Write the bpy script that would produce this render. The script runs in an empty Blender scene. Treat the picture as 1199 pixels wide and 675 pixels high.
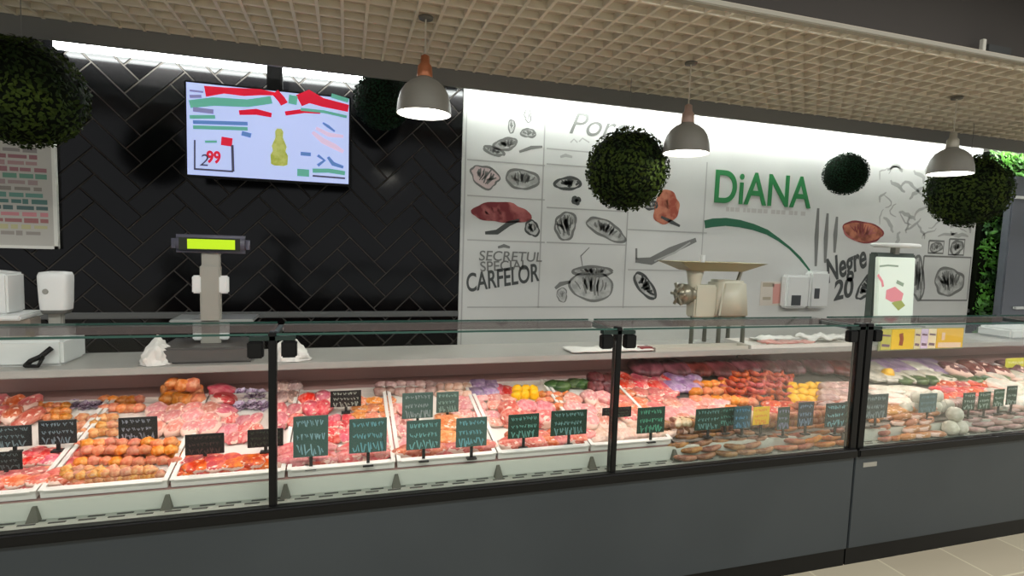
import bpy, bmesh, math, random
import numpy as np
from mathutils import Vector, Matrix, noise
R_ = random.Random(7)
C = bpy.context.scene.collection
SC = bpy.context.scene
PI = math.pi
# ---------------------------------------------------------------- camera
W_, H_ = 1199.0, 675.0
CX, CY, CAMZ = W_/2, H_/2, 1.6
_v1 = (-194.5, -58.5); _v2 = (2110.0, 17.5)          # vanishing points of depth and of the counter, off centre
FPX = math.sqrt(-(_v1[0]*_v2[0] + _v1[1]*_v2[1]))
_X = Vector((_v2[0], -_v2[1], -FPX)).normalized()
_Y = Vector((_v1[0], -_v1[1], -FPX)); _Y = (_Y - _X*_X.dot(_Y)).normalized()
_Z = _X.cross(_Y)
ROT = Matrix((_X, _Y, _Z))
cd = bpy.data.cameras.new('camera'); cam = bpy.data.objects.new('camera', cd); C.objects.link(cam)
cam.matrix_world = Matrix.Translation((0, 0, CAMZ)) @ ROT.to_4x4()
cd.sensor_width = 36; cd.sensor_fit = 'HORIZONTAL'; cd.lens = FPX/W_*36; cd.clip_start = .05
SC.camera = cam
SC.view_settings.view_transform = 'Standard'; SC.view_settings.look = 'None'
SC.view_settings.gamma = 1; SC.view_settings.use_curve_mapping = False
SC.view_settings.exposure = 0.0
w = bpy.data.worlds.new('world'); SC.world = w; w.use_nodes = True
w.node_tree.nodes['Background'].inputs[0].default_value = (.95, .97, 1, 1)
w.node_tree.nodes['Background'].inputs[1].default_value = .55

def area(name, loc, size, power, col=(1, .985, .955), rot=(0, 0, 0)):
    l = bpy.data.lights.new(name, 'AREA'); l.shape = 'RECTANGLE'; l.size, l.size_y = size
    l.energy = power; l.color = col
    o = bpy.data.objects.new(name, l); C.objects.link(o); o.location = loc; o.rotation_euler = rot
    return o
# hall luminaires in the high ceiling in front of the counter, plus one added fill
area('hall_and_fill_light', (-1.5, -1.2, 4.4), (5, .6), 190)
area('hall_and_fill_light', (3.5, -1.2, 4.4), (5, .6), 190)
area('hall_and_fill_light', (7.5, .4, 4.4), (3, .6), 110)
area('hall_and_fill_light', (5.0, 2.6, 4.7), (6, .5), 90)  # added fill above the canopy to brighten the bulkhead, not a known luminaire

def ray(u, v): return ROT @ Vector((u-CX, -(v-CY), -FPX))
def at(u, v, y):                      # the point of the plane Y=y seen there
    d = ray(u, v); t = y/d.y; return Vector((t*d.x, y, CAMZ+t*d.z))
BY, BZ, BS = 2.22, .70, .2222         # the sloping display deck
def deck(y): return BZ + BS*(y-BY)
def bed(u, v, off=0):
    d = ray(u, v); t = (BZ+off-CAMZ-BS*BY)/(d.z-BS*d.y); return Vector((t*d.x, t*d.y, CAMZ+t*d.z))

# ---------------------------------------------------------------- materials
def lin(c):
    return tuple(((x/255)/12.92 if x/255 <= .04045 else ((x/255+.055)/1.055)**2.4) for x in c)+(1,)
_m = {}
def mat(name, rgb, rough=.5, metal=0, emit=0, spec=.5, rgb2=None, scale=8, lo=.4, hi=.6, bump=0, sheen=0, sss=0, detail=3):
    if name in _m: return _m[name]
    m = bpy.data.materials.new(name); m.use_nodes = True; nt = m.node_tree
    b = nt.nodes['Principled BSDF']; b.inputs['Roughness'].default_value = rough
    b.inputs['Metallic'].default_value = metal; b.inputs['Specular IOR Level'].default_value = spec
    b.inputs['Base Color'].default_value = lin(rgb)
    if emit:
        b.inputs['Emission Color'].default_value = lin(rgb); b.inputs['Emission Strength'].default_value = emit
    if rgb2 or bump:
        tc = nt.nodes.new('ShaderNodeTexCoord'); n = nt.nodes.new('ShaderNodeTexNoise')
        n.inputs['Scale'].default_value = scale; n.inputs['Detail'].default_value = detail
        nt.links.new(tc.outputs['Object'], n.inputs['Vector'])
        if rgb2:
            r = nt.nodes.new('ShaderNodeValToRGB'); r.color_ramp.elements[0].position = lo; r.color_ramp.elements[1].position = hi
            r.color_ramp.elements[0].color = lin(rgb); r.color_ramp.elements[1].color = lin(rgb2)
            nt.links.new(n.outputs['Fac'], r.inputs['Fac']); nt.links.new(r.outputs['Color'], b.inputs['Base Color'])
        if bump:
            bp = nt.nodes.new('ShaderNodeBump'); bp.inputs['Strength'].default_value = bump; bp.inputs['Distance'].default_value = .01
            nt.links.new(n.outputs['Fac'], bp.inputs['Height']); nt.links.new(bp.outputs['Normal'], b.inputs['Normal'])
    _m[name] = m; return m
def glass_mat(name, tint, k=.2):
    m = bpy.data.materials.new(name); m.use_nodes = True; nt = m.node_tree; nt.nodes.clear()
    o = nt.nodes.new('ShaderNodeOutputMaterial'); mx = nt.nodes.new('ShaderNodeMixShader')
    t = nt.nodes.new('ShaderNodeBsdfTransparent'); g = nt.nodes.new('ShaderNodeBsdfGlossy'); f = nt.nodes.new('ShaderNodeFresnel')
    t.inputs[0].default_value = tint; g.inputs['Roughness'].default_value = .02; f.inputs[0].default_value = 1.45
    mu = nt.nodes.new('ShaderNodeMath'); mu.operation = 'MULTIPLY'; mu.inputs[1].default_value = k
    nt.links.new(f.outputs[0], mu.inputs[0]); nt.links.new(mu.outputs[0], mx.inputs[0])
    nt.links.new(t.outputs[0], mx.inputs[1]); nt.links.new(g.outputs[0], mx.inputs[2]); nt.links.new(mx.outputs[0], o.inputs[0])
    return m
M_glass = glass_mat('clear_glass', (.97, .985, .975, 1))
M_gedge = mat('glass_edge_green', (44, 78, 68), .15)
M_white = mat('white_plastic', (215, 218, 215), .4)
M_black = mat('black_metal', (9, 10, 10), .45, spec=.25)
M_panel = mat('anthracite_panel', (59, 65, 68), .45, spec=.35, rgb2=(54, 60, 63), scale=1.2)
M_steel = mat('brushed_steel', (170, 172, 170), .35, metal=.8)
M_greypl = mat('grey_plastic', (140, 140, 132), .5)

# ---------------------------------------------------------------- mesh helpers
def bx(bm, x0, x1, y0, y1, z0, z1, mi=0):
    v = [bm.verts.new(p) for p in ((x0,y0,z0),(x1,y0,z0),(x1,y1,z0),(x0,y1,z0),(x0,y0,z1),(x1,y0,z1),(x1,y1,z1),(x0,y1,z1))]
    for f in ((3,2,1,0),(4,5,6,7),(0,1,5,4),(1,2,6,5),(2,3,7,6),(3,0,4,7)):
        bm.faces.new([v[i] for i in f]).material_index = mi
    return v
def bev(bm, w=.004, seg=2):
    bmesh.ops.bevel(bm, geom=bm.edges[:], offset=w, segments=seg, affect='EDGES', clamp_overlap=True)
def lathe(bm, prof, c=(0, 0, 0), n=32, cap=False, mi=0):
    rings = []
    for r, z in prof:
        rings.append([bm.verts.new((c[0]+r*math.cos(2*PI*k/n), c[1]+r*math.sin(2*PI*k/n), c[2]+z)) for k in range(n)])
    for a, b in zip(rings, rings[1:]):
        for k in range(n):
            bm.faces.new((a[k], a[(k+1)%n], b[(k+1)%n], b[k])).material_index = mi
    if cap:
        bm.faces.new(rings[0][::-1]).material_index = mi; bm.faces.new(rings[-1]).material_index = mi
def tube(bm, pts, rad, n=8, mi=0, cap=True):
    pts = [Vector(p) for p in pts]; rings = []
    if not hasattr(rad, '__len__'): rad = [rad]*len(pts)
    up = Vector((0, 0, 1))
    for i, p in enumerate(pts):
        d = (pts[min(i+1, len(pts)-1)]-pts[max(i-1, 0)]).normalized()
        a = d.cross(up if abs(d.z) < .95 else Vector((1, 0, 0))).normalized(); b = a.cross(d)
        rings.append([bm.verts.new(p+rad[i]*(a*math.cos(2*PI*k/n)+b*math.sin(2*PI*k/n))) for k in range(n)])
    for a, b in zip(rings, rings[1:]):
        for k in range(n): bm.faces.new((a[k], a[(k+1)%n], b[(k+1)%n], b[k])).material_index = mi
    if cap: bm.faces.new(rings[0][::-1]); bm.faces.new(rings[-1])
def mesh(name, bm, mats, smooth=False):
    bmesh.ops.recalc_face_normals(bm, faces=bm.faces[:])
    me = bpy.data.meshes.new(name); bm.to_mesh(me); bm.free()
    for m in (mats if isinstance(mats, (list, tuple)) else [mats]): me.materials.append(m)
    if smooth:
        for p in me.polygons: p.use_smooth = True
    return me
def obj(name, bm, mats=None, parent=None, smooth=False, loc=None, label=None):
    me = bm if isinstance(bm, bpy.types.Mesh) else mesh(name, bm, mats, smooth)
    o = bpy.data.objects.new(name, me); C.objects.link(o)
    if loc is not None: o.location = loc
    if parent is not None:
        o.parent = parent; o.matrix_parent_inverse = Matrix.Translation(-parent.location) if loc is None else Matrix()
    if label: o['label'] = label
    return o
def tag(o, label, cat, group=None, kind=None):
    o['label'] = label; o['category'] = cat
    if group: o['group'] = group
    if kind: o['kind'] = kind
    return o
def thing(name, label, cat, loc, group=None):
    o = bpy.data.objects.new(name, None); C.objects.link(o); o.location = loc; o.empty_display_size = .05
    return tag(o, label, cat, group)
def struct(name, bm, mats, label, cat):
    o = obj(name, bm, mats); tag(o, label, cat, kind='structure'); return o
def B(): return bmesh.new()
def box_o(name, x0, x1, y0, y1, z0, z1, m, parent=None, b=0, label=None):
    bm = B(); bx(bm, x0, x1, y0, y1, z0, z1)
    if b: bev(bm, b)
    return obj(name, bm, m, parent, label=label)
def text_mesh(s, size, m, extr=.002, shear=0, bold=0, align='LEFT'):
    cu = bpy.data.curves.new('text', 'FONT'); cu.body = s; cu.size = size; cu.extrude = extr; cu.shear = shear; cu.offset = bold; cu.align_x = align
    t = bpy.data.objects.new('text', cu); C.objects.link(t); bpy.context.view_layer.update()
    me = bpy.data.meshes.new_from_object(t.evaluated_get(bpy.context.evaluated_depsgraph_get()))
    me.materials.clear(); me.materials.append(m)
    bpy.data.objects.remove(t); bpy.data.curves.remove(cu); return me
def text_o(name, s, x, y, z, size, m, parent, shear=0, bold=0, rot=0, sx=1, extr=.002, align='LEFT', label=None):
    me = text_mesh(s, size, m, extr, shear, bold, align)
    me.transform(Matrix.Translation((x, y, z)) @ Matrix.Rotation(-rot, 4, 'Y') @ Matrix.Rotation(PI/2, 4, 'X') @ Matrix.Diagonal((sx, 1, 1, 1)))
    o = bpy.data.objects.new(name, me); C.objects.link(o)
    o.parent = parent; o.matrix_parent_inverse = Matrix.Translation(-parent.location)
    if label: o['label'] = label
    return o

# ================================================================ SETTING
WY = 4.40                                             # tiled back wall
FY, FT, FB = 3.70, 2.733, 2.63                        # canopy ceiling: fascia plane, top, bottom
nt_floor = bpy.data.materials.new('floor_tiles'); nt_floor.use_nodes = True
_n = nt_floor.node_tree; _b = _n.nodes['Principled BSDF']
_br = _n.nodes.new('ShaderNodeTexBrick'); _tc = _n.nodes.new('ShaderNodeTexCoord'); _n.links.new(_tc.outputs['Object'], _br.inputs['Vector'])
_br.inputs['Scale'].default_value = 1; _br.inputs['Brick Width'].default_value = .45; _br.inputs['Row Height'].default_value = .45; _br.offset = 0
_br.inputs['Mortar Size'].default_value = .006
_br.inputs['Color1'].default_value = lin((188, 180, 156)); _br.inputs['Color2'].default_value = lin((176, 166, 144)); _br.inputs['Mortar'].default_value = lin((205, 198, 172))
_n.links.new(_br.outputs['Color'], _b.inputs['Base Color']); _b.inputs['Roughness'].default_value = .35
bm = B(); bx(bm, -6, 12, -5, 5.2, -.1, 0); struct('floor', bm, nt_floor, 'beige square floor tiles in front of the counter', 'floor')
# black back wall with herringbone tiles
M_tile = mat('black_glazed_tile', (6, 6, 7), .14, spec=.3)
M_grout = mat('light_grout', (62, 58, 54), .9)
bm = B(); bx(bm, -6, 12, WY+.006, WY+.2, 0, 5.2)
struct('wall_back', bm, M_grout, 'back wall behind the counter, black herringbone tiles with pale grout', 'wall')
def herringbone(x0, x1, z0, z1, L=.39, Wd=.13, g=.006):
    bm = B(); c45 = math.sqrt(.5); n = 26; cx, cz = (x0+x1)/2, (z0+z1)/2
    k = int(round(L/Wd))
    for i in range(-n*2, n*2):
        for j in range(-n, n):
            # classic herringbone lattice in unrotated (p,q) plane
            p0 = i*Wd + j*L; q0 = i*Wd - j*L
            for (a0, a1, b0, b1) in ((p0, p0+L, q0, q0+Wd), (p0, p0+Wd, q0+Wd, q0+Wd+L)):
                pc, qc = (a0+a1)/2, (b0+b1)/2
                X = cx+(pc-qc)*c45; Z = cz+(pc+qc)*c45
                if X < x0-.25 or X > x1+.25 or Z < z0-.25 or Z > z1+.25: continue
                pts = []
                h = g/2; e = .004
                tx, tz = R_.uniform(-.0012, .0012), R_.uniform(-.0012, .0012)
                lo = [(a0+h, b0+h), (a1-h, b0+h), (a1-h, b1-h), (a0+h, b1-h)]
                hi = [(a0+h+e, b0+h+e), (a1-h-e, b0+h+e), (a1-h-e, b1-h-e), (a0+h+e, b1-h-e)]
                A = [bm.verts.new((cx+(p-q)*c45, WY+.008, cz+(p+q)*c45)) for p, q in lo]
                Bv = [bm.verts.new((cx+(p-q)*c45, WY+(tx if ii in (0, 1) else -tx)+(tz if ii in (0, 3) else -tz), cz+(p+q)*c45)) for ii, (p, q) in enumerate(hi)]
                bm.faces.new(Bv)
                for q_ in range(4): bm.faces.new((A[q_], A[(q_+1)%4], Bv[(q_+1)%4], Bv[q_]))
    for co, no in (((x0, 0, 0), (-1, 0, 0)), ((x1, 0, 0), (1, 0, 0)), ((0, 0, z0), (0, 0, -1)), ((0, 0, z1), (0, 0, 1))):
        bmesh.ops.bisect_plane(bm, geom=bm.verts[:]+bm.edges[:]+bm.faces[:], plane_co=co, plane_no=no, clear_outer=True)
    return bm
tiles = struct('trim_1', herringbone(-3.6, .90, .4, 3.0), M_tile, 'glossy black herringbone wall tiles behind the scales', 'wall tiles')
bm = B(); bx(bm, -3.6, 7, WY-.02, WY+.004, .99, 1.035); bev(bm, .006)
struct('trim_2', bm, mat('rail_grey', (92, 94, 92), .4), 'grey bumper rail running along the back wall', 'rail')
# canopy ceiling: open cell grid on a board, edged by a fascia
bm = B()
CYF = 2.30
x = -3.5
while x < 12:
    bx(bm, x, x+.016, CYF, FY, FT, FT+.035); x += .1195
y = CYF+.06
while y < FY:
    bx(bm, -3.5, 12, y, y+.014, FT+.002, FT+.035); y += .1195
bx(bm, -3.5, 12, CYF, FY, FT+.035, FT+.045, 1)
struct('ceiling', bm, [mat('ceiling_grid', (206, 198, 180), .6), mat('ceiling_board', (176, 167, 150), .8)], 'beige open cell grid ceiling hanging over the counter', 'ceiling')
bm = B(); bx(bm, -3.5, 12, CYF-.045, CYF, FT-.004, FT+.02); bev(bm, .004)
struct('trim_3', bm, mat('ceiling_edge', (150, 146, 132), .6), 'plain front edge strip of the grid ceiling', 'ceiling trim')
bm = B(); bx(bm, -3.5, 12, FY, FY+.03, FB, FT+.07); bev(bm, .003)
struct('trim_4', bm, mat('fascia_grey', (112, 112, 108), .5), 'grey fascia board along the rear edge of the grid ceiling', 'ceiling trim')
bm = B(); bx(bm, -3.5, 12, FY+.03, WY+.02, 2.96, 3.0)
struct('ceiling_cove', bm, mat('cove_white', (205, 205, 200), .7), 'light cove ceiling between the fascia and the back wall', 'ceiling')
# bulkhead above the canopy
bm = B()
for i in range(10):
    bx(bm, -3.5+i*1.62+.006, -3.5+(i+1)*1.62-.006, 4.60, 4.64, 3.01, 5.0)
struct('trim_5', bm, mat('bulkhead_olive', (186, 188, 168), .6), 'olive grey bulkhead panels above the grid ceiling', 'wall panels')
bm = B(); bx(bm, -6, 12, -5, 5.2, 5.0, 5.1)
struct('ceiling_hall', bm, mat('hall_ceiling', (120, 118, 110), .8), 'high ceiling of the shop hall', 'ceiling')
b_ = thing('metal_bracket', 'small pale bracket with a dark clamp above the grid ceiling', 'bracket', at(1150, 68, 4.3))
p = at(1150, 60, 4.3); box_o('upright', p.x-.025, p.x+.025, 4.28, 4.32, 2.97+.05, p.z+.12, mat('pale_metal', (190, 188, 176), .5), b_, .004)
box_o('clamp', p.x+.03, p.x+.38, 4.26, 4.36, p.z-.02, p.z+.07, mat('clamp_dark', (46, 48, 46), .6), b_, .006)
bm = B(); bx(bm, 4.95+4.3, 5.0+4.3, 2.6, 4.6, 3.0, 5.0)
struct('wall_right', bm, mat('dark_side', (40, 41, 40), .7), 'dark side wall above the far end of the canopy', 'wall')

# ================================================================ SIGN PANEL ON THE WALL
SX0, SX1, SZ0, SZ1 = .885, 6.70, .70, 2.93
SY = WY-.025
sign = thing('printed_sign', 'large white printed wall panel with food sketches and green lettering', 'sign', (SX0, WY, SZ0))
M_sign = mat('sign_white', (205, 207, 203), .55, rgb2=(196, 198, 194), scale=.9)
box_o('panel', SX0, SX1, SY, WY, SZ0, SZ1, M_sign, sign, .002)
M_ink = mat('ink_grey', (112, 114, 110), .7); M_ink2 = mat('ink_dark', (66, 70, 68), .7); M_inkl = mat('ink_light', (164, 166, 162), .7); M_wash = mat('ink_wash', (150, 152, 148), .7, rgb2=(186, 188, 184), scale=14)
M_green = mat('brand_green', (28, 120, 62), .5); M_dgreen = mat('dark_green', (20, 92, 62), .5)
def wp(u, v): p = at(u, v, SY); return (p.x, p.z)
def stroke(bm, pts, wd, y=None, taper=False, mi=0):
    y = SY-.001 if y is None else y
    n = len(pts); L = []; Rr = []
    for i in range(n):
        a = pts[max(i-1, 0)]; b = pts[min(i+1, n-1)]
        dx, dz = b[0]-a[0], b[1]-a[1]; l = math.hypot(dx, dz) or 1
        ww = (wd[i] if hasattr(wd, '__len__') else wd)/2
        if taper: ww *= .25+.75*math.sin(PI*(i+.5)/n)
        L.append(bm.verts.new((pts[i][0]-dz/l*ww, y, pts[i][1]+dx/l*ww))); Rr.append(bm.verts.new((pts[i][0]+dz/l*ww, y, pts[i][1]-dx/l*ww)))
    for i in range(n-1): bm.faces.new((L[i], L[i+1], Rr[i+1], Rr[i])).material_index = mi
def fillp(bm, pts, y=None, mi=0):
    y = SY-.0006 if y is None else y
    bm.faces.new([bm.verts.new((p[0], y, p[1])) for p in pts]).material_index = mi
def sk_blob(bm, u0, v0, u1, v1, rot=0, seed=0, hatch=6, wd=.012, fill=None, mi=0, irr=.12, lobes=1):
    """sketched outline with hatching inside, around the middle of the box"""
    a = wp(u0, v0); b = wp(u1, v1); cx, cz = (a[0]+b[0])/2, (a[1]+b[1])/2; rx, rz = abs(b[0]-a[0])/2, abs(a[1]-b[1])/2
    rr = random.Random(seed); ph = [rr.uniform(0, 6.28) for _ in range(4)]
    c, s = math.cos(rot), math.sin(rot)
    def P(t, k=1):
        r = 1+irr*math.sin(2*t+ph[0])+irr*.6*math.sin(3*t+ph[1])+irr*.3*math.sin(7*t+ph[2])
        x, z = rx*k*r*math.cos(t), rz*k*r*math.sin(t); return (cx+c*x-s*z, cz+s*x+c*z)
    fillp(bm, [P(2*PI*i/40) for i in range(40)], mi=3 if fill is None else fill)
    stroke(bm, [P(2*PI*i/40) for i in range(41)], [wd*(.5+.6*abs(math.sin(i*.3+ph[3]))) for i in range(41)], mi=mi)
    hatch = int(hatch*1.5)
    for h in range(hatch):
        t = -1+2*(h+.5)/hatch; q = math.acos(max(-1, min(1, t)))
        k = rr.uniform(.55, .9)
        p0, p1 = P(q, k), P(-q, k*rr.uniform(.3, .9))
        mid = ((p0[0]+p1[0])/2+rr.uniform(-.02, .02), (p0[1]+p1[1])/2)
        stroke(bm, [p0, mid, p1], wd*rr.uniform(.5, 1.3), y=SY-.0013, taper=True, mi=mi)
def drawing(name, fn, mats, label=None):
    mats = list(mats) if isinstance(mats, (list, tuple)) else [mats]
    mats = mats+[M_ink2]*(3-len(mats))+[M_wash]
    bm = B(); fn(bm); o = obj(name, bm, mats, sign)
    if label: o['label'] = label
    return o
# seams and cell lines
def seams(bm):
    for u, v0, v1 in ((547, 108, 408), (639, 118, 361), (735, 248, 361), (828, 190, 300)):
        x0, z0 = wp(u, v0); x1, z1 = wp(u-2, v1); stroke(bm, [(x0, z0), (x0, z1)], .012)
    for u0, u1, v in ((547, 638, 187), (547, 638, 229), (547, 638, 281), (547, 828, 360), (640, 690, 174), (640, 690, 192), (640, 733, 284), (735, 828, 269), (735, 820, 316), (640, 735, 243)):
        z = wp(u0, v)[1]; stroke(bm, [(wp(u0, v)[0], z), (wp(u1, v)[0], z)], .011)
drawing('cell_lines', seams, M_inkl)
drawing('pan_sketch', lambda bm: (sk_blob(bm, 580, 161, 604, 177, .2, 1, 9, .022), sk_blob(bm, 566, 172, 590, 182, -.3, 2, 5, .022),
        stroke(bm, [wp(608, 178), wp(622, 173), wp(635, 172)], .03, taper=True), sk_blob(bm, 611, 150, 626, 162, 0, 3, 5, .016),
        sk_blob(bm, 596, 139, 602, 157, 0, 4, 3, .012), sk_blob(bm, 614, 128, 622, 143, 0, 5, 2, .009)), [M_ink])
drawing('kidney_sketch', lambda bm: sk_blob(bm, 549, 195, 586, 219, -.45, 6, 9, .016, fill=1, irr=.16), [M_ink, mat('ink_pinkish', (190, 172, 170), .7)])
drawing('bread_sketch', lambda bm: sk_blob(bm, 594, 197, 629, 223, 0, 7, 8, .022, irr=.08), [M_ink])
M_red = mat('print_red', (112, 30, 34), .6, rgb2=(165, 92, 88), scale=9, lo=.45, hi=.62); M_org = mat('print_orange', (190, 120, 92), .6, rgb2=(150, 66, 46), scale=12)
M_brn = mat('print_brown', (120, 58, 36), .6, rgb2=(180, 110, 80), scale=10)
drawing('ribs_drawing', lambda bm: (sk_blob(bm, 556, 236, 618, 262, .05, 11, 9, .02, fill=1, irr=.14),
        stroke(bm, [wp(568, 273), wp(582, 272), wp(596, 262), wp(608, 258)], .045, taper=True, mi=2), sk_blob(bm, 616, 258, 630, 277, .2, 12, 4, .018, mi=2)), [M_red, M_red, M_ink2], 'dark red rack of meat drawing')
drawing('onion_sketch', lambda bm: (sk_blob(bm, 651, 207, 679, 223, .1, 13, 6, .026, irr=.06), sk_blob(bm, 671, 231, 678, 239, -.6, 14, 4, .03)), [M_ink2])
drawing('squash_sketch', lambda bm: sk_blob(bm, 650, 249, 674, 280, .3, 15, 9, .022), [M_ink])
drawing('sausage_sketch', lambda bm: sk_blob(bm, 688, 258, 731, 280, -.35, 16, 11, .022), [M_ink])
def pot(bm):
    sk_blob(bm, 668, 318, 717, 352, 0, 17, 8, .022, irr=.05); sk_blob(bm, 672, 312, 716, 324, 0, 18, 8, .026, irr=.04)
    stroke(bm, [wp(668, 330), wp(656, 333), wp(650, 338)], .04, taper=True); stroke(bm, [wp(682, 312), wp(680, 300), wp(690, 290)], .012, taper=True)
    sk_blob(bm, 652, 338, 664, 353, 0, 19, 3, .01)
drawing('pot_sketch', pot, [M_ink])
drawing('salmon_drawing', lambda bm: (sk_blob(bm, 764, 226, 796, 260, .7, 20, 6, .016, fill=0), sk_blob(bm, 757, 236, 769, 246, .2, 21, 3, .02, mi=1), stroke(bm, [wp(774, 254), wp(786, 260), wp(796, 265)], .035, taper=True, mi=1)), [M_org, M_ink2], 'orange pink meat cut drawing')
drawing('knife_sketch', lambda bm: (stroke(bm, [wp(744, 305), wp(762, 306), wp(785, 294), wp(815, 281)], .075, taper=True), stroke(bm, [wp(745, 291), wp(745, 304)], .02), stroke(bm, [wp(766, 306), wp(790, 296), wp(808, 284)], .02, y=SY-.003, taper=True, mi=1)), [M_ink, M_inkl])
drawing('salami_sketch', lambda bm: sk_blob(bm, 738, 327, 772, 343, -.85, 22, 8, .026, irr=.05), [M_ink2])
def knives(bm):
    for u, a, b in ((956, 244, 312), (967, 250, 308), (978, 254, 296)):
        stroke(bm, [wp(u+2, a), wp(u, (a+b)/2), wp(u-1, b)], [.03, .055, .03], taper=False)
drawing('knives_drawing', knives, [M_ink])
drawing('steak_drawing', lambda bm: sk_blob(bm, 987, 259, 1033, 284, -.15, 23, 8, .02, fill=0, mi=1, irr=.08), [M_brn, M_red], 'brown roasted meat drawing')
def scribble(bm):
    rr = random.Random(5)
    for k in range(46):
        u, v = rr.uniform(1034, 1136), rr.uniform(182, 275)
        pts = [wp(u, v)]; a = rr.uniform(0, 6.28)
        for i in range(6):
            u += 4.0*math.cos(a); v += 3.6*math.sin(a); a += rr.uniform(-.9, .9); pts.append(wp(min(1136, max(1030, u)), v))
        stroke(bm, pts, rr.choice((.018, .03, .045)), taper=True)
drawing('herb_sketch', scribble, [M_inkl])
def frames(bm):
    for u0, v0, u1, v1 in ((1082, 300, 1132, 352), (1088, 282, 1104, 297), (1112, 280, 1128, 299)):
        a, b = wp(u0, v0), wp(u1, v1); stroke(bm, [a, (b[0], a[1]), b, (a[0], b[1]), a], .02)
    sk_blob(bm, 1096, 314, 1126, 346, .2, 30, 9, .03); sk_blob(bm, 1114, 282, 1126, 298, 0, 31, 4, .03); sk_blob(bm, 1090, 284, 1102, 296, 0, 32, 4, .02)
    sk_blob(bm, 1068, 302, 1080, 350, .1, 33, 6, .03)
drawing('recipe_sketch', frames, [M_ink])
drawing('fish_sketch', lambda bm: sk_blob(bm, 1000, 328, 1028, 344, .9, 24, 9, .03), [M_ink2])
def arc(bm):
    P = [(825, 263), (835, 261), (850, 260), (866, 262), (882, 266), (898, 272), (912, 281), (925, 291), (937, 303), (948, 317)]
    stroke(bm, [wp(*p) for p in P], [.075, .08, .075, .07, .06, .05, .032, .026, .03, .02])
drawing('green_arc', arc, [M_dgreen], 'dark green swoosh arc')
def diana(s, u0, v0, u1, v1):
    a = wp(u0, v0); b = wp(u1, v1)
    return a, b
a = wp(836, 236); cap = (wp(836, 197)[1]-wp(836, 236)[1])
adv = wp(949, 238)[0]-a[0]
me = text_mesh('DiANA', 1.0, M_green, .003, 0, .012)
xs = [v.co.x for v in me.vertices]; ys = [v.co.y for v in me.vertices]
me.transform(Matrix.Translation((a[0], SY-.003, a[1]-.01)) @ Matrix.Rotation(PI/2, 4, 'X') @ Matrix.Diagonal((adv/(max(xs)-min(xs)), cap/(max(ys)-min(ys)), 1, 1)) @ Matrix.Translation((-min(xs), -min(ys), 0)))
o = bpy.data.objects.new('lettering', me); C.objects.link(o); o.parent = sign; o.matrix_parent_inverse = Matrix.Translation(-sign.location); o['label'] = 'green DiANA lettering'
def tagline(bm):
    rr = random.Random(3); x, z = wp(850, 245); x1 = wp(940, 250)[0]
    while x < x1:
        w2 = rr.uniform(.03, .06); stroke(bm, [(x, z), (x+w2, z)], .04); x += w2+.012+(.03 if rr.random() < .2 else 0)
drawing('tagline', tagline, [mat('ink_pale', (178, 176, 172), .7)])
def txt(s, u, v, size, m, rot=0, sh=0, bold=0, sx=1, name='writing'):
    p = wp(u, v); return text_o(name, s, p[0], SY-.002, p[1], size, m, sign, sh, bold, rot, sx, .001)
txt('Porc', 664, 156, .26, M_ink, 0, .35, 0, 1.1)
drawing('rule_marks', lambda bm: (stroke(bm, [wp(668, 167), wp(672, 163), wp(676, 167)], .012), stroke(bm, [wp(678, 166), wp(682, 162), wp(690, 167)], .012), stroke(bm, [wp(656, 184), wp(662, 182), wp(670, 184)], .03, taper=True)), [M_inkl])
txt('SECRETUL', 560, 305, .115, M_ink, -.0, .1, .001, 1.05)
txt('SPECIAL', 562, 318, .115, M_ink, .06, 0, .001, 1.0)
txt('CARFELOR', 546, 342, .21, M_ink2, .16, .15, .004, .62)
drawing('flourish', lambda bm: stroke(bm, [wp(583, 290), wp(590, 288), wp(597, 290)], .03, taper=True), [M_ink])
txt('Negre', 968, 332, .34, M_ink2, .35, .3, .008, .62)
txt('20', 976, 352, .28, M_ink2, .2, .2, .008, .9)

# menu board at the left
p0, p1 = at(69, 165, WY), at(69, 292, WY)
mb = thing('menu_board', 'white wall board with rows of coloured text at the left frame edge', 'board', (-2.3, WY, p1.z))
BX1 = (p0.x+p1.x)/2; BX0 = BX1-.95
bm = B(); bx(bm, BX0, BX1, WY-.03, WY-.001, p1.z, p0.z); bev(bm, .004)
obj('board', bm, mat('board_white', (186, 184, 176), .5), mb)
bm = B(); z = p0.z-.06; rows = []
rr = random.Random(4)
cols = [(120, 110, 108), (130, 60, 70), (160, 110, 110), (140, 70, 78), (60, 130, 100), (150, 120, 118), (120, 110, 100), (60, 130, 110), (30, 90, 80), (30, 70, 68), (210, 110, 120), (150, 70, 70), (190, 185, 120), (140, 130, 120)]
hh = (p0.z-p1.z-.14)/len(cols); rm = []
for i, c in enumerate(cols):
    zc = z-(i+.5)*hh; c = tuple(int(.66*q+.34*178) for q in c); rm.append(mat('board_ink_%s' % '_'.join(map(str, c)), c, .6))
    x = BX0+.04
    while x < BX1-.09:
        w2 = rr.uniform(.03, .1); stroke(bm, [(x, zc), (min(x+w2, BX1-.05), zc)], hh*rr.uniform(.5, .8), y=WY-.0312, mi=i); x += w2+rr.uniform(.006, .02)
obj('text_rows', bm, rm, mb)
bm = B()
for a_, b_2, c_, d_ in ((BX0, BX1, p0.z-.02, p0.z), (BX0, BX1, p1.z, p1.z+.02), (BX1-.02, BX1, p1.z, p0.z)): bx(bm, a_, b_2, WY-.036, WY-.03, c_, d_)
obj('frame', bm, mat('board_frame', (222, 222, 214), .4), mb)

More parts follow.
